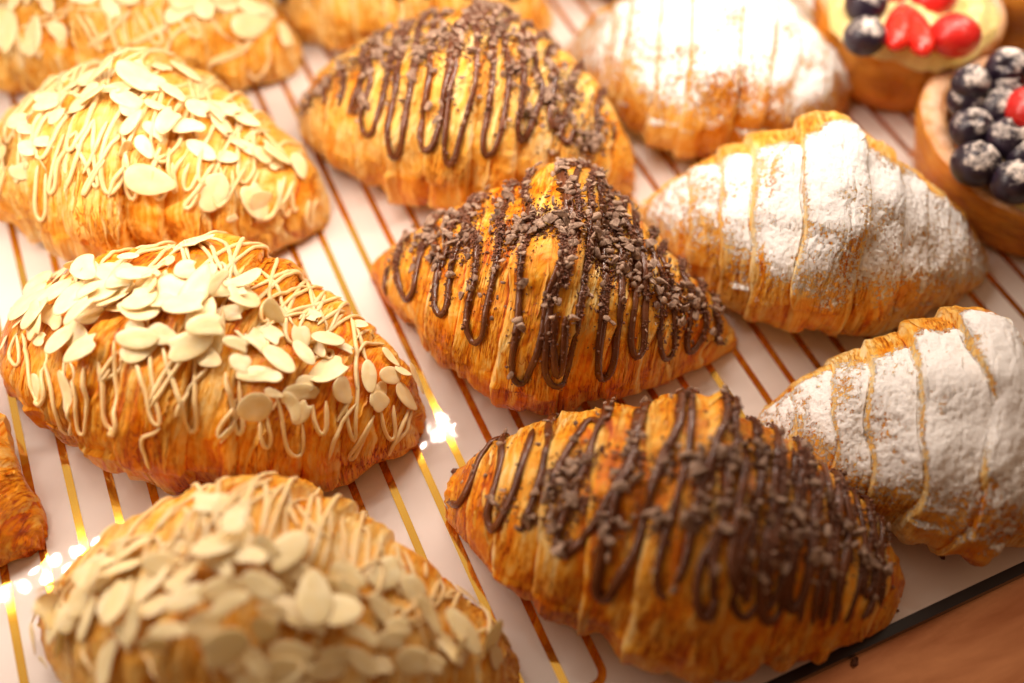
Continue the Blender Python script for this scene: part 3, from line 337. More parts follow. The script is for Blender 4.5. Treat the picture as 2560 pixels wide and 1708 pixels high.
# powdered sugar: fine grains
m, nt, b = mat('powdered_sugar'); M['sugar'] = m
oc = nd(nt, 'ShaderNodeTexCoord')
n1 = noise(nt, oc.outputs['Object'], 1100, 3, .7); n2 = noise(nt, oc.outputs['Object'], 420, 4, .6)
r = ramp(nt, [(.2, (.86, .79, .72)), (.5, (.93, .91, .89))], n1.outputs[0]); nt.links.new(r.outputs[0], b.inputs['Base Color'])
b.inputs['Roughness'].default_value = .9; b.inputs['Specular IOR Level'].default_value = .2
bb = bump(nt, n2.outputs[0], .00038, 1); b2 = bump(nt, n1.outputs[0], .0003, 1, bb.outputs[0]); nt.links.new(b2.outputs[0], b.inputs['Normal'])

def dusted(name, col, col2, rough, lo=.35, hi=.75, scale=300, dust=(.80, .70, .63)):
    """fruit or rim with powdered sugar lying on the faces that look up"""
    m, nt, b = mat(name)
    ge = nd(nt, 'ShaderNodeNewGeometry'); sx = nd(nt, 'ShaderNodeSeparateXYZ'); nt.links.new(ge.outputs['Normal'], sx.inputs[0])
    oc = nd(nt, 'ShaderNodeTexCoord')
    n = noise(nt, oc.outputs['Object'], scale, 5, .75); nb = noise(nt, oc.outputs['Object'], 120, 3, .5)
    base = ramp(nt, [(.35, col), (.65, col2)], nb.outputs[0])
    v = math_(nt, 'ADD', sx.outputs[2], math_(nt, 'MULTIPLY', math_(nt, 'SUBTRACT', n.outputs[0], .5), 2.6))
    rr = nd(nt, 'ShaderNodeMapRange'); rr.inputs['From Min'].default_value = lo; rr.inputs['From Max'].default_value = hi
    nt.links.new(v, rr.inputs[0])
    mx = nd(nt, 'ShaderNodeMix', data_type='RGBA'); nt.links.new(rr.outputs[0], mx.inputs[0])
    nt.links.new(base.outputs[0], mx.inputs[6]); mx.inputs[7].default_value = (*dust, 1)
    nt.links.new(mx.outputs[2], b.inputs['Base Color'])
    ro = nd(nt, 'ShaderNodeMapRange'); ro.inputs['To Min'].default_value = rough; ro.inputs['To Max'].default_value = .9
    nt.links.new(rr.outputs[0], ro.inputs[0]); nt.links.new(ro.outputs[0], b.inputs['Roughness'])
    nt.links.new(bump(nt, rr.outputs[0], .0004, .8).outputs[0], b.inputs['Normal'])
    return m
M['blueberry'] = dusted('blueberry_skin', (.014, .008, .018), (.030, .018, .036), .33, .62, 1.05, 210)
M['strawberry'] = dusted('strawberry_flesh', (.72, .030, .012), (.60, .012, .008), .25, 1.0, 2.3, 200)
M['strawberry_dusted'] = dusted('strawberry_dusted', (.62, .020, .015), (.50, .010, .008), .3, .95, 2.0, 200)
M['rim'] = dusted('sugared_rim', (.72, .34, .08), (.52, .17, .02), .5, .35, 1.5, 220, (.84, .62, .46))

# glossy white tray with a faint waviness
m, nt, b = mat('glossy_white_tray'); M['tray'] = m
oc = nd(nt, 'ShaderNodeTexCoord')
n = noise(nt, oc.outputs['Object'], 9, 2, .5)
r = ramp(nt, [(.3, (.80, .715, .665)), (.7, (.83, .755, .71))], n.outputs[0]); nt.links.new(r.outputs[0], b.inputs['Base Color'])
sm = noise(nt, oc.outputs['Object'], 26, 4, .6, .4)
rr = nd(nt, 'ShaderNodeMapRange'); rr.inputs['From Min'].default_value = .4; rr.inputs['From Max'].default_value = .75
rr.inputs['To Min'].default_value = .012; rr.inputs['To Max'].default_value = .035; nt.links.new(sm.outputs[0], rr.inputs[0]); nt.links.new(rr.outputs[0], b.inputs['Roughness'])
nw = noise(nt, oc.outputs['Object'], 14, 2, .5); nt.links.new(bump(nt, nw.outputs[0], .00015, 1).outputs[0], b.inputs['Normal'])
b.inputs['Specular IOR Level'].default_value = .6
# gold foil lines
m, nt, b = mat('gold_foil'); M['gold'] = m
oc = nd(nt, 'ShaderNodeTexCoord'); n = noise(nt, oc.outputs['Object'], 60, 4, .6)
r = ramp(nt, [(.3, (.84, .46, .045)), (.7, (.88, .53, .07))], n.outputs[0]); nt.links.new(r.outputs[0], b.inputs['Base Color'])
b.inputs['Metallic'].default_value = .92; b.inputs['Roughness'].default_value = .085; b.inputs['Coat Weight'].default_value = 1.0; b.inputs['Coat Roughness'].default_value = .02
M['black'] = simple('black_edge', (.012, .007, .006), .35, var=(40, (.02, .012, .010)))
# brushed copper-brown counter
m, nt, b = mat('copper_brown_counter'); M['counter'] = m
oc = nd(nt, 'ShaderNodeTexCoord'); mp = nd(nt, 'ShaderNodeMapping'); mp.inputs['Scale'].default_value = (6, 30, 30); mp.inputs['Rotation'].default_value = (0, 0, .25)
nt.links.new(oc.outputs['Object'], mp.inputs[0])
n = noise(nt, mp.outputs[0], 2.2, 4, .6, .6); n2 = noise(nt, oc.outputs['Object'], 500, 3, .6)
r = ramp(nt, [(.3, (.44, .14, .045)), (.7, (.84, .38, .17))], n.outputs[0]); nt.links.new(r.outputs[0], b.inputs['Base Color'])
b.inputs['Metallic'].default_value = .55; b.inputs['Roughness'].default_value = .34
nt.links.new(bump(nt, n2.outputs[0], .0001, .6).outputs[0], b.inputs['Normal'])
m, nt, b = mat('led_light'); M['led'] = m
b.inputs['Base Color'].default_value = (0, 0, 0, 1); b.inputs['Emission Color'].default_value = (1, .87, .76, 1); b.inputs['Emission Strength'].default_value = LED_POWER
M['alu'] = simple('white_profile', (.7, .66, .6), .4)

# ---------- building helpers ----------
def link_mesh(name, verts, faces, material, parent=None, smooth=True, tone=None, uv=None, dust=None):
    me = bpy.data.meshes.new(name)
    verts = np.asarray(verts, np.float32).reshape(-1, 3)
    if isinstance(faces, np.ndarray):
        k = faces.shape[1]; nf = len(faces)
        me.vertices.add(len(verts)); me.vertices.foreach_set('co', verts.ravel())
        me.loops.add(nf * k); me.loops.foreach_set('vertex_index', faces.astype(np.int32).ravel())
        me.polygons.add(nf); me.polygons.foreach_set('loop_start', np.arange(0, nf * k, k, dtype=np.int32))
        me.update(calc_edges=True)
    else:
        me.from_pydata(verts.tolist(), [], faces)
    if tone is not None:
        a = me.attributes.new('tone', 'FLOAT', 'POINT'); a.data.foreach_set('value', np.asarray(tone, np.float32).ravel())
    if dust is not None:
        a = me.attributes.new('dust', 'FLOAT', 'POINT'); a.data.foreach_set('value', np.asarray(dust, np.float32).ravel())
    if uv is not None:
        ul = me.uv_layers.new(name='wrap'); li = np.zeros(len(me.loops), np.int32); me.loops.foreach_get('vertex_index', li)
        ul.data.foreach_set('uv', np.asarray(uv, np.float32).reshape(-1, 2)[li].ravel())
    me.materials.append(material)
    if smooth: me.polygons.foreach_set('use_smooth', [True] * len(me.polygons))
    me.validate()
    o = bpy.data.objects.new(name, me); COL.objects.link(o)
    if parent is not None: o.parent = parent
    return o
def grid_faces(nu, nv, closed_v=False):
    i = np.arange(nu - 1)[:, None]; j = np.arange(nv if closed_v else nv - 1)[None, :]
    j2 = (j + 1) % nv
    a = i * nv + j; b_ = (i + 1) * nv + j; c = (i + 1) * nv + j2; d = i * nv + j2
    return np.stack([a, b_, c, d], -1).reshape(-1, 4)
def root(name, label, cat, loc, rotz=0, group=None):
    o = bpy.data.objects.new(name, None); COL.objects.link(o)
    o.empty_display_size = .02
    o.location = loc; o.rotation_euler = (0, 0, rotz); o['label'] = label; o['category'] = cat
    if group: o['group'] = group
    return o
def box(x0, x1, y0, y1, z0, z1):
    v = [(x, y, z) for x in (x0, x1) for y in (y0, y1) for z in (z0, z1)]
    return v, [(0, 1, 3, 2), (4, 6, 7, 5), (0, 4, 5, 1), (2, 3, 7, 6), (0, 2, 6, 4), (1, 5, 7, 3)]

# ---------- counter, tray and its gold lines ----------
S_, X0_, EY = .0387275978, .152714694, .176257343
TH = .016
v, f_ = box(-2.2, 3.2, -1.2, 2.6, -.15, -TH); ct = link_mesh('counter', np.array(v) * HU, f_, M['counter'], smooth=False); ct['kind'] = 'structure'
tray = root('serving_tray', 'glossy white tray with thin gold lines and a black front edge under the pastries', 'tray', (0, 0, -TH * HU))
def tz(z): return z + TH
v, f_ = box(-1.6, 2.6, EY, 2.1, tz(-TH), tz(0)); link_mesh('tray_board', np.array(v) * HU, f_, M['tray'], tray, smooth=False)
v, f_ = box(-1.6, 2.6, EY - .0105, EY - .0004, tz(-TH + .0003), tz(.0004)); link_mesh('edge_trim', np.array(v) * HU, f_, M['black'], tray, smooth=False)
lw = .0041
for k in range(-33, 48, 2):                        # each gold line runs up, round the back and down again as one flat loop
    xa, xb = X0_ + S_ * k, X0_ + S_ * (k + 1)
    y0 = .2385; y1 = 2.0; r_o = .0145
    def loop(off):
        pts = []; xl, xr, yb, yt = xa - off, xb + off, y0 - off, y1 + off
        rr_ = r_o + off
        for cx, cy, a0 in ((xl + rr_, yb + rr_, math.pi), (xr - rr_, yb + rr_, 1.5 * math.pi), (xr - rr_, yt - rr_, 0), (xl + rr_, yt - rr_, .5 * math.pi)):
            for q_ in range(9):
                a = a0 + q_ / 8 * math.pi / 2
                pts.append((cx + rr_ * math.cos(a), cy + rr_ * math.sin(a), tz(.0006)))
        return pts
    po, pi_ = loop(lw), loop(-lw); n_ = len(po)
    link_mesh('gold_line', np.array(po + pi_) * HU, [(i, (i + 1) % n_, n_ + (i + 1) % n_, n_ + i) for i in range(n_)], M['gold'], tray, smooth=False)

# ---------- LED strip of the display case, above the pastries (outside the picture, seen only as reflections) ----------
LZ = .55; LY = .560 * (1 + LZ)
strip = root('led_strip', 'row of small LEDs above the tray, mirrored in it as bright dots', 'light strip', (0, LY * HU, LZ * HU))
v, f_ = box(-1.3, 1.3, -.05, .05, .004, .03); link_mesh('profile', np.array(v) * HU, f_, M['alu'], strip, smooth=False)
vv, ff = [], []
for row, yy in enumerate((-.013, .013)):
    n_led = 74
    for i in range(n_led):
        cx = -1.25 + 2.516 * (i + .5 * row) / n_led; b0 = len(vv)
        vv += [(cx + .0042 * math.cos(a), yy + .0042 * math.sin(a), .002) for a in [2 * math.pi * q_ / 8 for q_ in range(8)]]
        ff.append(tuple(b0 + 7 - q_ for q_ in range(8)))
link_mesh('diode_row', np.array(vv) * HU, ff, M['led'], strip, smooth=False)

# ---------- toppings ----------
def catmull(pts, step):
    pts = np.asarray(pts, float)
    P = np.vstack([2 * pts[0] - pts[1], pts, 2 * pts[-1] - pts[-2]]); out = []
    for i in range(1, len(P) - 2):
        n_ = max(2, int(np.linalg.norm((P[i + 1] - P[i]) * np.array([1, .35])) / step))
        for t in np.arange(n_) / n_:
            a, b_, c, d = P[i - 1], P[i], P[i + 1], P[i + 2]
            out.append(.5 * ((2 * b_) + (-a + c) * t + (2 * a - 5 * b_ + 4 * c - d) * t * t + (-a + 3 * b_ - 3 * c + d) * t ** 3))
    out.append(P[-2]); return np.array(out)
def tube(path, nrm, rad, rs, nseg=8, flat=1.0):
    """tube mesh along a path of points, rounded at the ends; flat squashes it against the crust"""
    T = np.gradient(path, axis=0); T /= np.linalg.norm(T, axis=1, keepdims=True) + 1e-9
    B = np.cross(T, nrm); B /= np.linalg.norm(B, axis=1, keepdims=True) + 1e-9
    Nn = np.cross(B, T)
    k = len(path); s = np.arange(k)
    r = rad * (1 + .16 * fbm(s * .21 + rs.rand() * 50, 0, 0, 3, 2))
    e = np.minimum(s, k - 1 - s); r = r * np.sqrt(np.clip((e + .35) / 2.2, .05, 1))
    a = np.arange(nseg) / nseg * 2 * np.pi
    V = path[:, None] + r[:, None, None] * (np.cos(a)[None, :, None] * B[:, None] + flat * np.sin(a)[None, :, None] * Nn[:, None])
    F = grid_faces(k, nseg, True)
    return V.reshape(-1, 3), F
def strands(name, surf, lists, rad, material, parent, seed, flat=.85, sink=.45, jitter=.0):
    rs = np.random.RandomState(seed); VV, FF, n0, paths = [], [], 0, []
    for li, s_ in enumerate(lists):
        if len(s_) < 2: continue
        uvp = catmull(s_, .012)
        P, N = surf.at(uvp[:, 0], uvp[:, 1])
        keep = [0]
        for i in range(1, len(P)):
            if np.linalg.norm(P[i] - P[keep[-1]]) > .0038: keep.append(i)
        if len(keep) < 3: continue
        P, N = P[keep], N[keep]
        # syrup bridges the small hollows: smooth the path, then keep it outside the crust
        Q = P.copy()
        for _ in range(2): Q[1:-1] = (Q[:-2] + 2 * Q[1:-1] + Q[2:]) / 4
        d = ((Q - P) * N).sum(1); Q = Q + N * np.clip(-d, 0, 1)[:, None]
        Q = Q + N * (rad * (flat * (1 - sink)) + .0012 * (li % 3) * .5)
        paths.append((Q, N, uvp[keep]))
        V, F = tube(Q, N, rad * rs.uniform(.88, 1.12), rs, flat=flat)
        VV.append(V); FF.append(F + n0); n0 += len(V)
    return link_mesh(name, np.vstack(VV) * HU, np.vstack(FF), material, parent), paths

def almond_mesh(seed):
    rs = np.random.RandomState(seed); n = 26; a = np.arange(n) / n * 2 * np.pi
    tipy = rs.uniform(.0, .22)
    r = 1 + .03 * np.cos(2 * a + rs.rand() * 6) + .025 * np.cos(3 * a + rs.rand() * 6) + .012 * rs.randn(n)
    x = .5 * np.cos(a) * r * (1 + .10 * (np.cos(a) > 0) * np.cos(a) ** 6 * tipy * 5); y = .5 * np.sin(a) * r * (1 - tipy * np.cos(a))
    if seed % 3 == 0:                                    # a chipped slice
        cut = .28; x = np.minimum(x, cut + .05 * np.sin(9 * y + seed))
    if seed % 4 == 1: y = np.maximum(y, -.26 + .04 * np.sin(8 * x))
    V = []; rings = [(.0, .5), (.55, .5), (.93, .44), (1.0, .12), (1.0, -.12), (.93, -.44), (.5, -.5), (.0, -.5)]
    cup = rs.uniform(-.25, .55); tw = rs.uniform(-.2, .2)
    for (k, z) in rings:
        for i in range(n):
            px, py = x[i] * k, y[i] * k
            V.append((px, py, z * .036 + .16 * cup * (px * px * 1.1 + py * py * .5) + tw * px * py * .5 + .012 * math.sin(7 * px + seed)))
    F = grid_faces(len(rings), n, True)
    me = link_mesh('almond_slice', V, F, M['almond']); o = me; me = o.data
    bpy.data.objects.remove(o); return me
ALM = [almond_mesh(i) for i in range(10)]
def chunk_mesh(seed, sub=3):
    rs = np.random.RandomState(seed)
    import bmesh
    bm = bmesh.new(); bmesh.ops.create_icosphere(bm, subdivisions=sub, radius=.5)
    co = np.array([v_.co[:] for v_ in bm.verts]); dirs = rs.randn(9, 3); dirs /= np.linalg.norm(dirs, axis=1)[:, None]
    for d_ in dirs:                                     # chipped facets
        c = rs.uniform(.16, .34); dd = co @ d_; m_ = dd > c; co[m_] -= np.outer(dd[m_] - c, d_) * .92
    co *= np.array([1.25, rs.uniform(.65, 1.15), rs.uniform(.5, .9)])
    co += .018 * np.stack([fbm(co[:, 0] * 5 + q_, co[:, 1] * 5, co[:, 2] * 5, seed + q_, 3) for q_ in range(3)], 1)
    for v_, c in zip(bm.verts, co): v_.co = c
    me = bpy.data.meshes.new('chocolate_chunk'); bm.to_mesh(me); bm.free(); me.materials.append(M['chunk'])
    me.polygons.foreach_set('use_smooth', [True] * len(me.polygons)); me.set_sharp_from_angle(angle=math.radians(20))
    return me
CHK = [chunk_mesh(200 + i) for i in range(9)]; CHK_LOW = [chunk_mesh(240 + i, 2) for i in range(6)]
def frame(n, d, tilt, rs):
    z = Vector(n) + Vector(rs.randn(3)) * tilt; z.normalize()
    x = Vector(d) - z * z.dot(Vector(d))
    if x.length < 1e-4: x = z.orthogonal()
    x.normalize(); y = z.cross(x)
    return Matrix((x, y, z)).transposed()
def place(me, name, parent, p, R3, size):
    o = bpy.data.objects.new(name, me); COL.objects.link(o); o.parent = parent
    o.matrix_local = Matrix.Translation(Vector(p) * HU) @ R3.to_4x4() @ Matrix.Diagonal((*[s_ * HU for s_ in size], 1))
    return o
def flakes(surf, table, parent, seed, extra=0, uband=(-.8, .8), pband=(1.1, 2.3)):
    rs = np.random.RandomState(seed); items = [list(t) for t in table]
    for _ in range(extra):
        items.append([rs.uniform(*uband), np.clip(rs.normal(sum(pband) / 2, (pband[1] - pband[0]) / 3.2), pband[0] - .3, pband[1] + .3), rs.uniform(.034, .05), rs.uniform(.024, .034), *rs.randn(3)])
    items = items[:98]
    order = sorted(range(len(items)), key=lambda i: (items[i][0] * .3 + rs.rand()))
    done = []
    for i in order:
        u_, p_, L, W_, dx, dy, dz = items[i]
        P, N = surf.at(np.array(u_), np.array(p_)); P = P.reshape(3); N = N.reshape(3)
        L = min(max(L * 1.12, .018), .066); W_ = min(max(W_, .5 * L), .95 * L)
        lift = .0035
        for (Q, lq, l2) in done:
            if np.linalg.norm(Q - P) < .36 * (L + lq): lift = max(lift, l2 + .0032)
        lift = min(lift, .024)
        curv = .10 * L
        done.append((P, L, lift))
        R3 = frame(N, (dx, dy, dz), .13 + .10 * rs.rand() + (.35 if rs.rand() < .12 else 0), rs)
        place(ALM[rs.randint(len(ALM))], 'almond_slice', parent, P + N * (lift + curv * .2), R3, (L, W_, L * .9))
def small_chunks(surf, items, parent, seed):
    rs = np.random.RandomState(seed); VV, FF, n0 = [], [], 0
    src = []
    for me in CHK_LOW:
        co = np.empty(len(me.vertices) * 3); me.vertices.foreach_get('co', co); src.append((co.reshape(-1, 3), np.array([p_.vertices[:] for p_ in me.polygons])))
    for (u_, p_, s_) in items:
        P, N = surf.at(np.array(u_), np.array(p_)); c, f_ = src[rs.randint(len(src))]
        R3 = np.array(frame(N.reshape(3), rs.randn(3), .4, rs))
        V = (c * s_ * rs.uniform(.7, 1.15, 3)) @ R3.T + P + N * (s_ * .3 + .0035)
        VV.append(V); FF.append(f_ + n0); n0 += len(V)
    o = link_mesh('small_chocolate_chunks', np.vstack(VV) * HU, np.vstack(FF), M['crumb_chunk'], parent, smooth=False); o['kind'] = 'stuff'
def crumbs(surf, pts, parent, seed, size=(.0014, .0044), on=None):
    """pts: (u, phi) centres; hundreds of grains nobody could count"""
    rs = np.random.RandomState(seed); P, N = surf.at(pts[:, 0], pts[:, 1])
    if on is not None: P = np.vstack([P, on[0]]); N = np.vstack([N, on[1]])
    k = len(P)
    base = np.array([(1, 0, 0), (-1, 0, 0), (0, 1, 0), (0, -1, 0), (0, 0, 1), (0, 0, -1)], float)
    fs = np.array([(0, 2, 4), (2, 1, 4), (1, 3, 4), (3, 0, 4), (2, 0, 5), (1, 2, 5), (3, 1, 5), (0, 3, 5)])
    s = size[0] + (size[1] - size[0]) * rs.rand(k) ** 2.5
    V = base[None] * rs.uniform(.5, 1.2, (k, 6, 1)) * rs.uniform(.6, 1.2, (k, 1, 3)) * s[:, None, None] * .6
    ang = rs.rand(k) * 6.28; c, s_ = np.cos(ang), np.sin(ang)
    V = np.stack([c[:, None] * V[..., 0] - s_[:, None] * V[..., 1], s_[:, None] * V[..., 0] + c[:, None] * V[..., 1], V[..., 2]], -1)
    V = V + (P + N * (s * .35)[:, None])[:, None]
    F = (fs[None] + 6 * np.arange(k)[:, None, None]).reshape(-1, 3)
    o = link_mesh('chocolate_crumbs', V.reshape(-1, 3) * HU, F, M['crumb'], parent, smooth=False); o['kind'] = 'stuff'
    return o

def make_croissant(key, name, label, group, crust='crust', nu=300, nph=240, rough=1.0, dust=None):
    q = CROIS[key]; g = croissant_grid(q, SEED[key], nu, nph, rough)
    r = root(name, label, 'croissant', (q[0] * HU, q[1] * HU, .0008 * HU), q[2], group)
    uv = np.stack([g['U'] * q[3] / .22, g['PH'] * g['pr']], -1)
    F = grid_faces(nu, nph - 1, True)                   # last column repeats the first: weld it
    def w(A): return A[:, :-1]
    V_ = w(g['P']).reshape(-1, 3); T_ = w(g['tone']).reshape(-1); U_ = w(uv).reshape(-1, 2); D_ = None if dust is None else w(dust(g)).reshape(-1)
    if nu >= 300:                                        # papery scales of the outer layer, lifted along one edge
        rs = np.random.RandomState(SEED[key] + 31); sf_ = Surf(g); k_ = 18 if dust is not None else 55
        cu = rs.uniform(-.88, .88, k_); cp = rs.uniform(.5, 3.1, k_); Lp = rs.uniform(.10, .34, k_); Wu = rs.uniform(.010, .024, k_) * (1 - .4 * np.abs(cu))
        a_ = np.linspace(-1, 1, 9)[None, :, None]; b_ = np.linspace(0, 1, 4)[None, None, :]
        wd = np.sqrt(np.clip(1 - a_ ** 2, 0, 1)) * (1 + .25 * rs.randn(k_, 9, 1)); sg = np.where(cu > 0, 1, -1)[:, None, None]
        uu = cu[:, None, None] + sg * Wu[:, None, None] * wd * b_ + .008 * a_ * rs.randn(k_, 1, 1); pp = cp[:, None, None] + Lp[:, None, None] * a_ + 0 * b_
        Pf, Nf = sf_.at(uu, pp); lift = (.0002 + rs.uniform(.0008, .0030, (k_, 1, 1)) * b_ ** 1.5 * np.clip(wd, 0, 1))[..., None]
        Vf = (Pf + Nf * lift).reshape(-1, 3); q9 = grid_faces(9, 4); Ff = (q9[None] + (36 * np.arange(k_) + len(V_))[:, None, None]).reshape(-1, 4)
        iu = np.clip(np.searchsorted(g['u'], uu), 0, nu - 1); ip = np.clip(((pp + np.pi / 2) % (2 * np.pi) / (2 * np.pi) * (nph - 1)).astype(int), 0, nph - 2)
        Tf = np.clip(g['tone'][iu, ip] * .7 + rs.uniform(-.12, .12, (k_, 1, 1)) + .08 * (1 - b_) - .08 * b_, 0, 1).reshape(-1); Uf = uv[iu, ip].reshape(-1, 2)
        if D_ is not None: D_ = np.concatenate([D_, dust(g)[iu, ip].reshape(-1)])
        V_ = np.vstack([V_, Vf]); T_ = np.concatenate([T_, Tf]); U_ = np.vstack([U_, Uf]); F = np.vstack([F, Ff[:, ::-1]])
    link_mesh('crust', V_ * HU, F[:, ::-1], M[crust], r, dust=D_, tone=T_, uv=U_)
    return r, g, Surf(g), q

def zigzag(rs, n, u0, u1, ptop, pbot, lean=.04):
    """drizzle strokes: back over the ridge, down the front and up again"""
    out = []; us = np.linspace(u0, u1, n + 1)
    for i in range(n):
        w_ = (u1 - u0) / n; c = us[i] + rs.uniform(-.2, .2) * w_
        hw = w_ * rs.uniform(.18, .34); sh = 1 - abs(c) * .35
        pb = pbot + rs.uniform(-.28, .22); pb = 1.57 + (pb - 1.57) * sh; pt = ptop + rs.uniform(-.2, .25)
        l = rs.uniform(-lean, lean) * 2
        out.append([(c - hw * 1.1 + l, pt), (c - hw + l * .5, 1.4), (c - hw, (pb + 1.57) / 2), (c - hw * .8, pb - .15), (c, pb), (c + hw * .8, pb - .18), (c + hw, (pb + 1.57) / 2), (c + hw * 1.2 + l * .5, 1.4), (c + hw * 1.6 + l, pt)])
    return out

# ---------- almond croissants ----------
def almond_croissant(key, label, extra=0, band=((-.8, .8), (1.1, 2.3)), crust='crust', back=7, rad=.0022, front=0, **k):
    r, g, sf, q = make_croissant(key, 'almond_croissant', label, 'almond croissants with cream icing drizzle', crust, **k)
    t = TOP[key]; rs = np.random.RandomState(SEED[key] + 5); L = list(t['strands'])
    for s_ in zigzag(rs, back, -.86, .86, .25, 1.45, .12): L.append([(u_, 3.0 - p_ if False else p_) for u_, p_ in s_])
    if front: L += zigzag(rs, front, -.85, .85, 1.2, 2.35, .10)
    for i in range(6):                                   # long slanting strokes over the top
        c = rs.uniform(-.75, .6); L.append([(c, rs.uniform(.6, .9)), (c + .10, 1.3), (c + .2, 1.75)] if i % 2 else [(c + .2, rs.uniform(.6, .9)), (c + .10, 1.25), (c - .02, 1.7)])
    strands('icing_drizzle', sf, L, rad, M['icing'], r, SEED[key], flat=.9, sink=.35)
    flakes(sf, t.get('flakes', []), r, SEED[key] + 2, extra, *band)
    return r
almond_croissant('C3', 'sharp almond croissant at the left middle, big sliced almonds over cream icing loops', crust='crust_glossy', nu=420, nph=330, extra=27, band=((-.86, .25), (1.25, 1.9)))
almond_croissant('C2', 'almond croissant second from the back in the left column, behind the sharp one', extra=8, rad=.0026, front=9)
almond_croissant('C1', 'farthest almond croissant, cut by the top left corner, crossed by icing strands', extra=10)
almond_croissant('C4', 'nearest almond croissant at the bottom left, heaped with blurred sliced almonds', extra=16)

# ---------- chocolate croissants ----------
def chocolate_croissant(key, label, nchunk=90, nsmall=300, dens=1.2, ncrumb=1800, rad=.0040, ubias=None, more=None, fat=.5, crust='crust', **k):
    r, g, sf, q = make_croissant(key, 'chocolate_croissant', label, 'chocolate croissants with chocolate drizzle and chunks', crust, **k)
    t = TOP.get(key, {}); rs = np.random.RandomState(SEED[key] + 5)
    L = []
    for s_ in t.get('strands', []):
        s_ = [tuple(p_) for p_ in s_]
        if len(s_) > 2:
            if s_[0][1] < 1.75: s_ = [(s_[0][0], s_[0][1] - .75), (s_[0][0], s_[0][1] - .35)] + s_
            if s_[-1][1] < 1.75: s_ = s_ + [(s_[-1][0], s_[-1][1] - .35), (s_[-1][0], s_[-1][1] - .75)]
        L.append(s_)
    if not L: L = zigzag(rs, 11, -.85, .85, .5, 2.4)
    if more: L += zigzag(rs, *more)
    o, paths = strands('chocolate_drizzle', sf, L, rad, M['chocolate'], r, SEED[key], flat=.62, sink=.35)
    items = []
    for (u_, p_, s_) in t.get('chunks', []): items.append((u_, p_, s_))
    cl = t.get('clusters', [[rs.uniform(-.8, .8), rs.uniform(1.2, 1.9), 6, .08, .25] for _ in range(14)])
    for (u_, p_, n_, ru, rp) in cl:
        for _ in range(int(n_ * dens * 1.25)):
            items.append((u_ + rs.normal() * ru * .42, p_ + rs.normal() * rp * .42, .005 + .013 * rs.rand() ** 2.2))
    al = np.vstack([p_[2] for p_ in paths]); al = al[al[:, 1] < 2.45]; w_ = np.exp(-np.clip(al[:, 1] - 1.75, 0, 3) / .40); w_ /= w_.sum()
    while len(items) < nchunk + nsmall:
        u_, p_ = al[rs.choice(len(al), p=w_)]; items.append((u_ + rs.normal() * .020, p_ + rs.normal() * .05, .0045 + .010 * rs.rand() ** 2.2))
    items = sorted(items, key=lambda a: -a[2])
    for (u_, p_, s_) in items[:nchunk]:
        P, N = sf.at(np.array(u_), np.array(p_))
        place(CHK[rs.randint(len(CHK))], 'chocolate_chunk', r, P + N * (s_ * .30 + .002), frame(N, rs.randn(3), .4, rs), (s_, s_ * rs.uniform(.75, 1.1), s_ * rs.uniform(.8, 1.1)))
    small_chunks(sf, items[nchunk:], r, SEED[key] + 12)
    # crumbs: round the clusters, along the strands, a few anywhere
    cc = []
    for (u_, p_, n_, ru, rp) in cl: cc.append(np.stack([u_ + rs.normal(size=n_ * 26) * ru * .5, p_ + rs.normal(size=n_ * 26) * rp * .55], 1))
    Qa = np.vstack([p_[0] for p_ in paths]); Na = np.vstack([p_[1] for p_ in paths]); Ta = np.vstack([np.gradient(p_[0], axis=0) for p_ in paths]); ua = np.vstack([p_[2] for p_ in paths])
    patch = fbm(ua[:, 0] * 9, ua[:, 1] * 3, 0, SEED[key] + 77, 2)
    wa = np.exp(-np.clip(ua[:, 1] - 1.85, 0, 3) / .26) * sstep(-.45, .2, patch) + .012
    if ubias is not None: wa = wa * (.04 + .96 * sstep(ubias - .25, ubias + .25, ua[:, 0]))
    wa /= wa.sum()
    ii = rs.choice(len(Qa), size=ncrumb * 3, p=wa); Ba = np.cross(Ta[ii], Na[ii]); Ba /= np.linalg.norm(Ba, axis=1, keepdims=True) + 1e-9
    an = rs.uniform(-1.25, 1.25, len(ii))[:, None]; nn = np.cos(an) * Na[ii] + np.sin(an) * Ba
    onp = (Qa[ii] + Ta[ii] * rs.uniform(-.5, .5, (len(ii), 1)) + Ba * np.sin(an) * rad * .95 + Na[ii] * np.cos(an) * rad * .62, nn)
    ii = rs.randint(len(al), size=ncrumb // 2); cc.append(al[ii] + rs.normal(size=(ncrumb // 2, 2)) * (.011, .045))
    cc.append(np.stack([rs.uniform(-.85, .85, ncrumb // 8), rs.uniform(.9, 2.5, ncrumb // 8)], 1))
    crumbs(sf, np.vstack(cc), r, SEED[key] + 9, on=onp)
    return r
chocolate_croissant('C7', 'sharp chocolate croissant in the centre, crumbly chunks over long glossy chocolate loops', crust='crust_deep', nchunk=98, nsmall=850, ncrumb=3000, nu=420, nph=330)
chocolate_croissant('C8', 'nearest chocolate croissant at the bottom centre right, dark heavily drizzled front', nchunk=98, nsmall=380, dens=.8, ncrumb=700, rad=.0042, ubias=.05, more=(5, .20, .88, .9, 2.45), crust='crust_deep', nu=340)
chocolate_croissant('C6', 'chocolate croissant at the top centre, behind the sharp one, pale dusty chunks on its ridge', nchunk=98, nsmall=700, ncrumb=1900)
chocolate_croissant('C5', 'farthest chocolate croissant, blurred and cut by the top edge at the centre', nchunk=40, ncrumb=500)

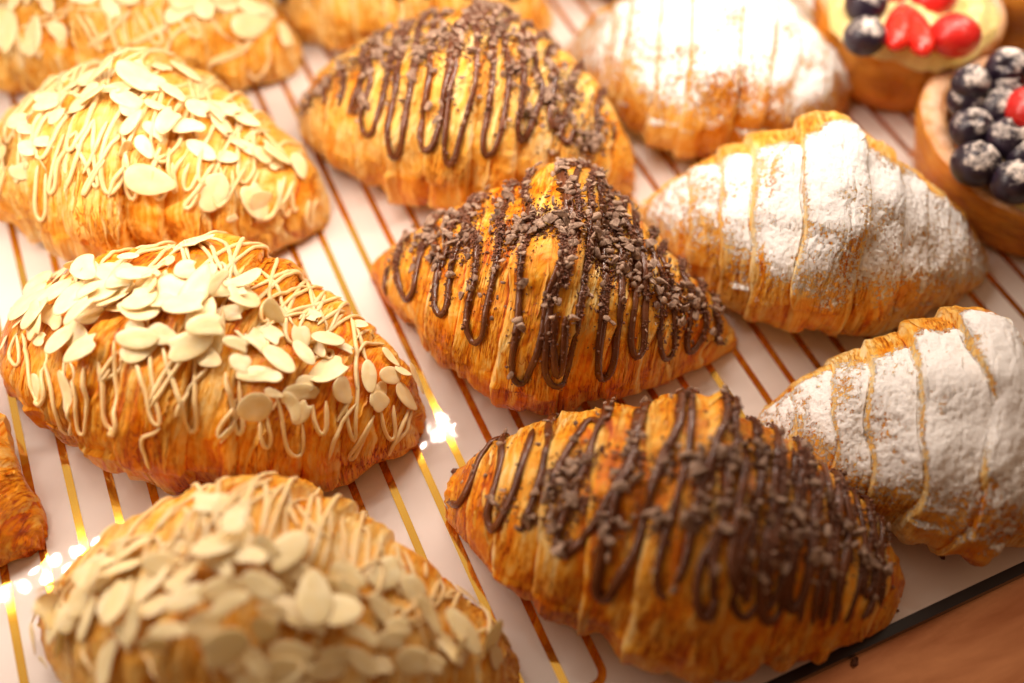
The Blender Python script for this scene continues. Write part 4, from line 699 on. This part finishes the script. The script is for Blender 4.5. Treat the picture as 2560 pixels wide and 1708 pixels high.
# ---------- sugared croissants ----------
def sugar_croissant(key, label, thr=.37, nu=480, nph=400, rim=(1.30, .95), seam=.26):
    sd = SEED[key]
    def amount(g):
        P, N = g['P'], Surf(g).N; X = P / .05
        low = fbm(X[..., 0] * 1.2, X[..., 1] * 1.2, X[..., 2] * 1.2, sd + 201, 2)
        m_ = N[..., 2] + .28 * low - thr
        m_ = m_ - 1.0 * sstep(rim[0], rim[1], g['PH'] + .25 * low) * (g['PH'] > -.5) - seam * np.clip(-g['edge'], 0, 1) * sstep(-.05, .45, fbm(X[..., 0] * 1.5, X[..., 1] * 1.5, X[..., 2] * 1.5, sd + 207, 2)) - .22 * np.clip(-g['lam'], 0, 1)
        return m_
    r, g, sf, q = make_croissant(key, 'sugared_croissant', label, 'croissants dusted with powdered sugar', 'crust_dusted', nu, nph, dust=lambda g_: np.clip(amount(g_) * 1.0 + .48, 0, 1))
    P, N = g['P'], sf.N; X = P / .05
    hi = fbm(X[..., 0] * 13, X[..., 1] * 13, X[..., 2] * 13, sd + 202, 3, .7)
    mid = fbm(X[..., 0] * 5, X[..., 1] * 5, X[..., 2] * 5, sd + 205, 3, .6)
    amt = np.clip(amount(g) * 1.5, -.6, 1.0)
    th = .0030 * amt - .0012 + .0025 * hi * np.clip(1.15 - .85 * amt, .18, 1) + .0010 * mid
    th = np.minimum(th, .006)
    th[:3] = -1; th[-3:] = -1
    ok = th[:, :-1] > 0
    Ps = P.copy()                                        # powder fills the small hollows of the crust
    for _ in range(14):
        Ps[1:-1] = (Ps[:-2] + 2 * Ps[1:-1] + Ps[2:]) / 4; Ps[:, 1:-1] = (Ps[:, :-2] + 2 * Ps[:, 1:-1] + Ps[:, 2:]) / 4
    fill = np.clip(((Ps - P) * N).sum(-1), -.0012, .004) * sstep(.05, .6, amt); th = th + fill
    V = (P + N * np.clip(th, -.0010, 1)[..., None])[:, :-1].reshape(-1, 3)
    F = grid_faces(nu, nph - 1, True); keep = ok.reshape(-1)[F].any(1); F = F[keep]
    used = np.unique(F); mp_ = np.full(len(V), -1); mp_[used] = np.arange(len(used))
    link_mesh('powdered_sugar', V[used] * HU, mp_[F][:, ::-1], M['sugar'], r)['kind'] = 'stuff'
    return r
sugar_croissant('C10', 'sugared croissant at the right middle, thick white sugar and a bare golden lower front', thr=.50)
sugar_croissant('C9', 'blurred sugared croissant at the top right, next to the fruit tart', thr=.50)
sugar_croissant('C11', 'nearest sugared croissant, cut by the right edge, evenly dusted all over its top', thr=.37, rim=(1.15, .7), seam=.05)
sugar_croissant('C13', 'farthest sugared croissant, only its underside showing at the top edge', thr=.35, nu=200, nph=160)

# ---------- plain croissant tip at the left edge ----------
r, g, sf, q = make_croissant('C12', 'plain_croissant', 'plain glossy croissant, only its layered tip showing at the left edge', None, 'crust_glossy')

# ---------- fruit tarts ----------
def blueberry(p, r_, parent, seed):
    rs = np.random.RandomState(seed); nu, nv = 30, 32
    th = np.linspace(0, np.pi, nu)[:, None]; ph = (np.arange(nv) / nv * 2 * np.pi)[None]
    rr_ = 1 + .02 * fbm(np.cos(ph) * 1.5, np.sin(ph) * 1.5, th, seed, 2)
    cr_ = np.exp(-((th - .36) / .10) ** 2) * (.09 + .06 * np.cos(5 * ph)); pit = np.exp(-(th / .26) ** 2) * .22
    rr_ = rr_ + cr_ - pit
    V = np.stack([rr_ * np.sin(th) * np.cos(ph), rr_ * np.sin(th) * np.sin(ph), .90 * rr_ * np.cos(th) + 0 * ph], -1).reshape(-1, 3) * r_
    o = link_mesh('blueberry', V * HU, grid_faces(nu, nv, True)[:, ::-1], M['blueberry'], parent)
    o.location = Vector(p) * HU; o.rotation_euler = (rs.uniform(-.9, .2), rs.uniform(-.7, .7), rs.uniform(0, 6))
    return o
def strawberry(p, L, W_, rz, tilt, parent, seed, material='strawberry'):
    """a strawberry piece: pointed heart with seed pits"""
    nu, nv = 60, 64; t = np.linspace(0, 1, nu)[:, None]; ph = (np.arange(nv) / nv * 2 * np.pi)[None]
    rad = W_ * np.sin(np.pi * t ** .85) ** .55 * (1 - .25 * t)
    pit = np.cos(ph * 9 + np.pi * np.floor(t * 9)) * np.cos(t * 9 * np.pi * 2); rad = rad * (1 - .035 * np.clip(pit, 0, 1) ** 2 + .03 * fbm(np.cos(ph), np.sin(ph), t * 3, seed, 2))
    V = np.stack([(t - .5) * L + 0 * ph, rad * np.cos(ph), .8 * rad * np.sin(ph)], -1).reshape(-1, 3)
    o = link_mesh('strawberry_piece', V * HU, grid_faces(nu, nv, True), M[material], parent)
    o.location = Vector(p) * HU; o.rotation_euler = (0, tilt, rz); return o
def tart(x, y, R_, H_, label, seed, fill_bulge=.03, off=(0, 0, 0), fr=.83):
    r = root('fruit_tart', label, 'tart', (x * HU, y * HU, .001 * HU), 0, 'round custard tarts')
    nv, ph = 200, None
    ph = np.arange(200) / 200 * 2 * np.pi
    prof = [(0, 0), (.55, 0), (.80, .0), (.86, .02), (.915, .12), (.945, .28), (.97, .46), (.99, .62), (1.0, .76), (1.0, .86), (.985, .94), (.95, .99), (.90, 1.0), (.85, .975), (.81, .92), (.78, .84), (.76, .72)]
    tt = np.linspace(0, 1, 70); s_ = np.linspace(0, 1, len(prof)); pr_ = np.interp(tt, s_, [a[0] for a in prof]); pz = np.interp(tt, s_, [a[1] for a in prof])
    rr_ = pr_[:, None] * R_ + 0 * ph[None]; zz = pz[:, None] * H_ + 0 * ph[None]
    cx, cy = np.cos(ph)[None], np.sin(ph)[None]
    w_ = fbm(cx * 1.6, cy * 1.6, zz * 9, seed, 2); lay = fbm(cx * 1.5, cy * 1.5, zz * 190, seed + 3, 3)
    edge_ = sstep(.0, .3, pz)[:, None]
    rr_ = rr_ + edge_ * (.011 * w_ + .0022 * lay); zz = zz + .014 * fbm(cx * 1.8, cy * 1.8, 0, seed + 5, 2) * sstep(.3, 1, pz)[:, None]
    tone = .46 + .13 * lay + .14 * w_ + .08 * (.6 - pz[:, None])
    V = np.stack([rr_ * cx, rr_ * cy, np.maximum(zz, 0)], -1)
    kr = int(np.argmax(pz)) - 9
    F = grid_faces(70, 200, True)
    Fs = F[F[:, 0] // 200 < kr]; Fr = F[F[:, 0] // 200 >= kr]
    uv = np.stack([zz * 8, np.broadcast_to(ph[None], zz.shape)], -1).reshape(-1, 2)
    link_mesh('shell', V.reshape(-1, 3) * HU, Fs, M['tart_crust'], r, tone=np.clip(tone, 0, 1).reshape(-1), uv=uv)
    link_mesh('rim', V[kr:].reshape(-1, 3) * HU, Fr - kr * 200, M['rim'], r)
    k = np.linspace(0, 1, 40)[:, None]
    cz = H_ * .88 + fill_bulge * (1 - k ** 2.2) * (1 + .5 * fbm(k * cx * 2.6, k * cy * 2.6, 0, seed + 9, 2)) + .006 * fbm(k * cx * 6, k * cy * 6, 0, seed + 19, 2)
    rc = R_ * fr * k * (1 + .08 * fbm(cx * 1.8, cy * 1.8, 0, seed + 8, 2))
    cz = np.where(k > .97, cz - .02, cz)
    link_mesh('custard', np.stack([rc * cx + off[0], rc * cy + off[1], cz + off[2]], -1).reshape(-1, 3) * HU, grid_faces(40, 200, True), M['custard'], r)
    return r, H_ * .88
TARTS = {'T1': (1.0039, 0.8718, 0.1215, 0.105), 'T2': (1.03, 0.607, 0.157, 0.092), 'T3': (1.235, 0.905, 0.12, 0.11), 'B2': [(-0.1066, 0.06, 0.155, 0.0233), (-0.1073, 0.0524, 0.135, 0.026), (-0.0548, 0.0596, 0.16, 0.026), (-0.0577, 0.0444, 0.145, 0.0251), (-0.0855, 0.0236, 0.14, 0.0251), (-0.125, 0.0185, 0.125, 0.026), (-0.1538, -0.0294, 0.12, 0.0288), (-0.1009, -0.0178, 0.13, 0.0279), (-0.1315, -0.0709, 0.12, 0.0279), (-0.0954, -0.0449, 0.125, 0.0251)], 'B1': [(-0.0926, -0.0118, 0.14, 0.028), (-0.1302, -0.0646, 0.135, 0.027)], 'S2': (-0.0574, 0.0002, 0.15), 'S1': [(-0.0731, -0.0618, 0.136, 0.118, 0.022, 0.8, 0.1, 'strawberry'), (-0.0595, -0.076, 0.136, 0.118, 0.021, 1.12, 0.1, 'strawberry'), (0.0021, -0.036, 0.14, 0.08, 0.032, 0.3, 0.1, 'strawberry_dusted'), (-0.0248, -0.1087, 0.142, 0.074, 0.036, 0.94, 0.15, 'strawberry_dusted'), (-0.0486, -0.0059, 0.136, 0.05, 0.018, 2.2, 0.1, 'strawberry')]}
t2, hc = tart(*TARTS['T2'], 'fruit tart at the right edge, blueberries under powdered sugar on yellow custard', 301, off=(.016, -.044, .034), fr=.93)
for i, (x, y, z, r_) in enumerate(TARTS['B2']): blueberry((x, y, z), r_, t2, 400 + i)
strawberry((*TARTS['S2'],), .09, .036, .5, .2, t2, 450, 'strawberry_dusted')
t1, hc = tart(*TARTS['T1'], 'fruit tart at the top right, two blueberries left and red strawberry pieces on custard', 302, off=(-.006, -.014, .024), fr=.93)
for i, (x, y, z, r_) in enumerate(TARTS['B1']): blueberry((x, y, z), r_, t1, 420 + i)
for i, (x, y, z, L, W_, rz, tilt, mm) in enumerate(TARTS['S1']): strawberry((x, y, z), L, W_, rz, tilt, t1, 460 + i, mm)
t3, hc = tart(*TARTS['T3'], 'farthest tart, a sliver of its sugared rim in the top right corner', 303)

# ---------- a few flakes and crumbs fallen on the tray ----------
FALLEN = [(0.0749, 0.4923, 0.008, 'crust', 'pale pastry flake lying on a dark gold line left of centre'), (0.0665, 0.4909, 0.005, 'crust', 'tiny pale pastry flake just left of the gold line'), (0.1829, 0.4998, 0.008, 'choc', 'chocolate crumb on the tray at the tip of the nearest chocolate croissant'), (0.6039, 0.2145, 0.006, 'choc', 'dark crumb on the tray below the nearest sugared croissant'), (0.4647, 0.1609, 0.007, 'choc', 'dark crumb on the copper counter in front of the tray'), (0.5259, 0.1843, 0.003, 'choc', 'tiny dark crumb near the tray edge')]
rs = np.random.RandomState(4)
for (x, y, s_, kind, lab) in FALLEN:
    me = bpy.data.meshes.new('flake'); k = 9; a = np.arange(k) / k * 2 * np.pi; rr_ = s_ * rs.uniform(.5, 1.1, k)
    top = [(rr_[i] * math.cos(a[i]), .6 * rr_[i] * math.sin(a[i]), s_ * .35 + .15 * s_ * math.sin(3 * a[i])) for i in range(k)]
    bot = [(p_[0] * .8, p_[1] * .8, 0) for p_ in top]
    o = link_mesh('pastry_flake' if kind == 'crust' else 'chocolate_crumb', np.array(top + bot) * HU, [tuple(range(k)), tuple(range(2 * k - 1, k - 1, -1))] + [(i, k + i, k + (i + 1) % k, (i + 1) % k) for i in range(k)], M['crumb' if kind == 'choc' else 'icing'], smooth=False)
    o.location = (x * HU, y * HU, (.0012 if y > EY else -TH + .001) * HU); o.rotation_euler = (0, 0, rs.uniform(0, 6)); o['label'] = lab; o['category'] = 'crumb'
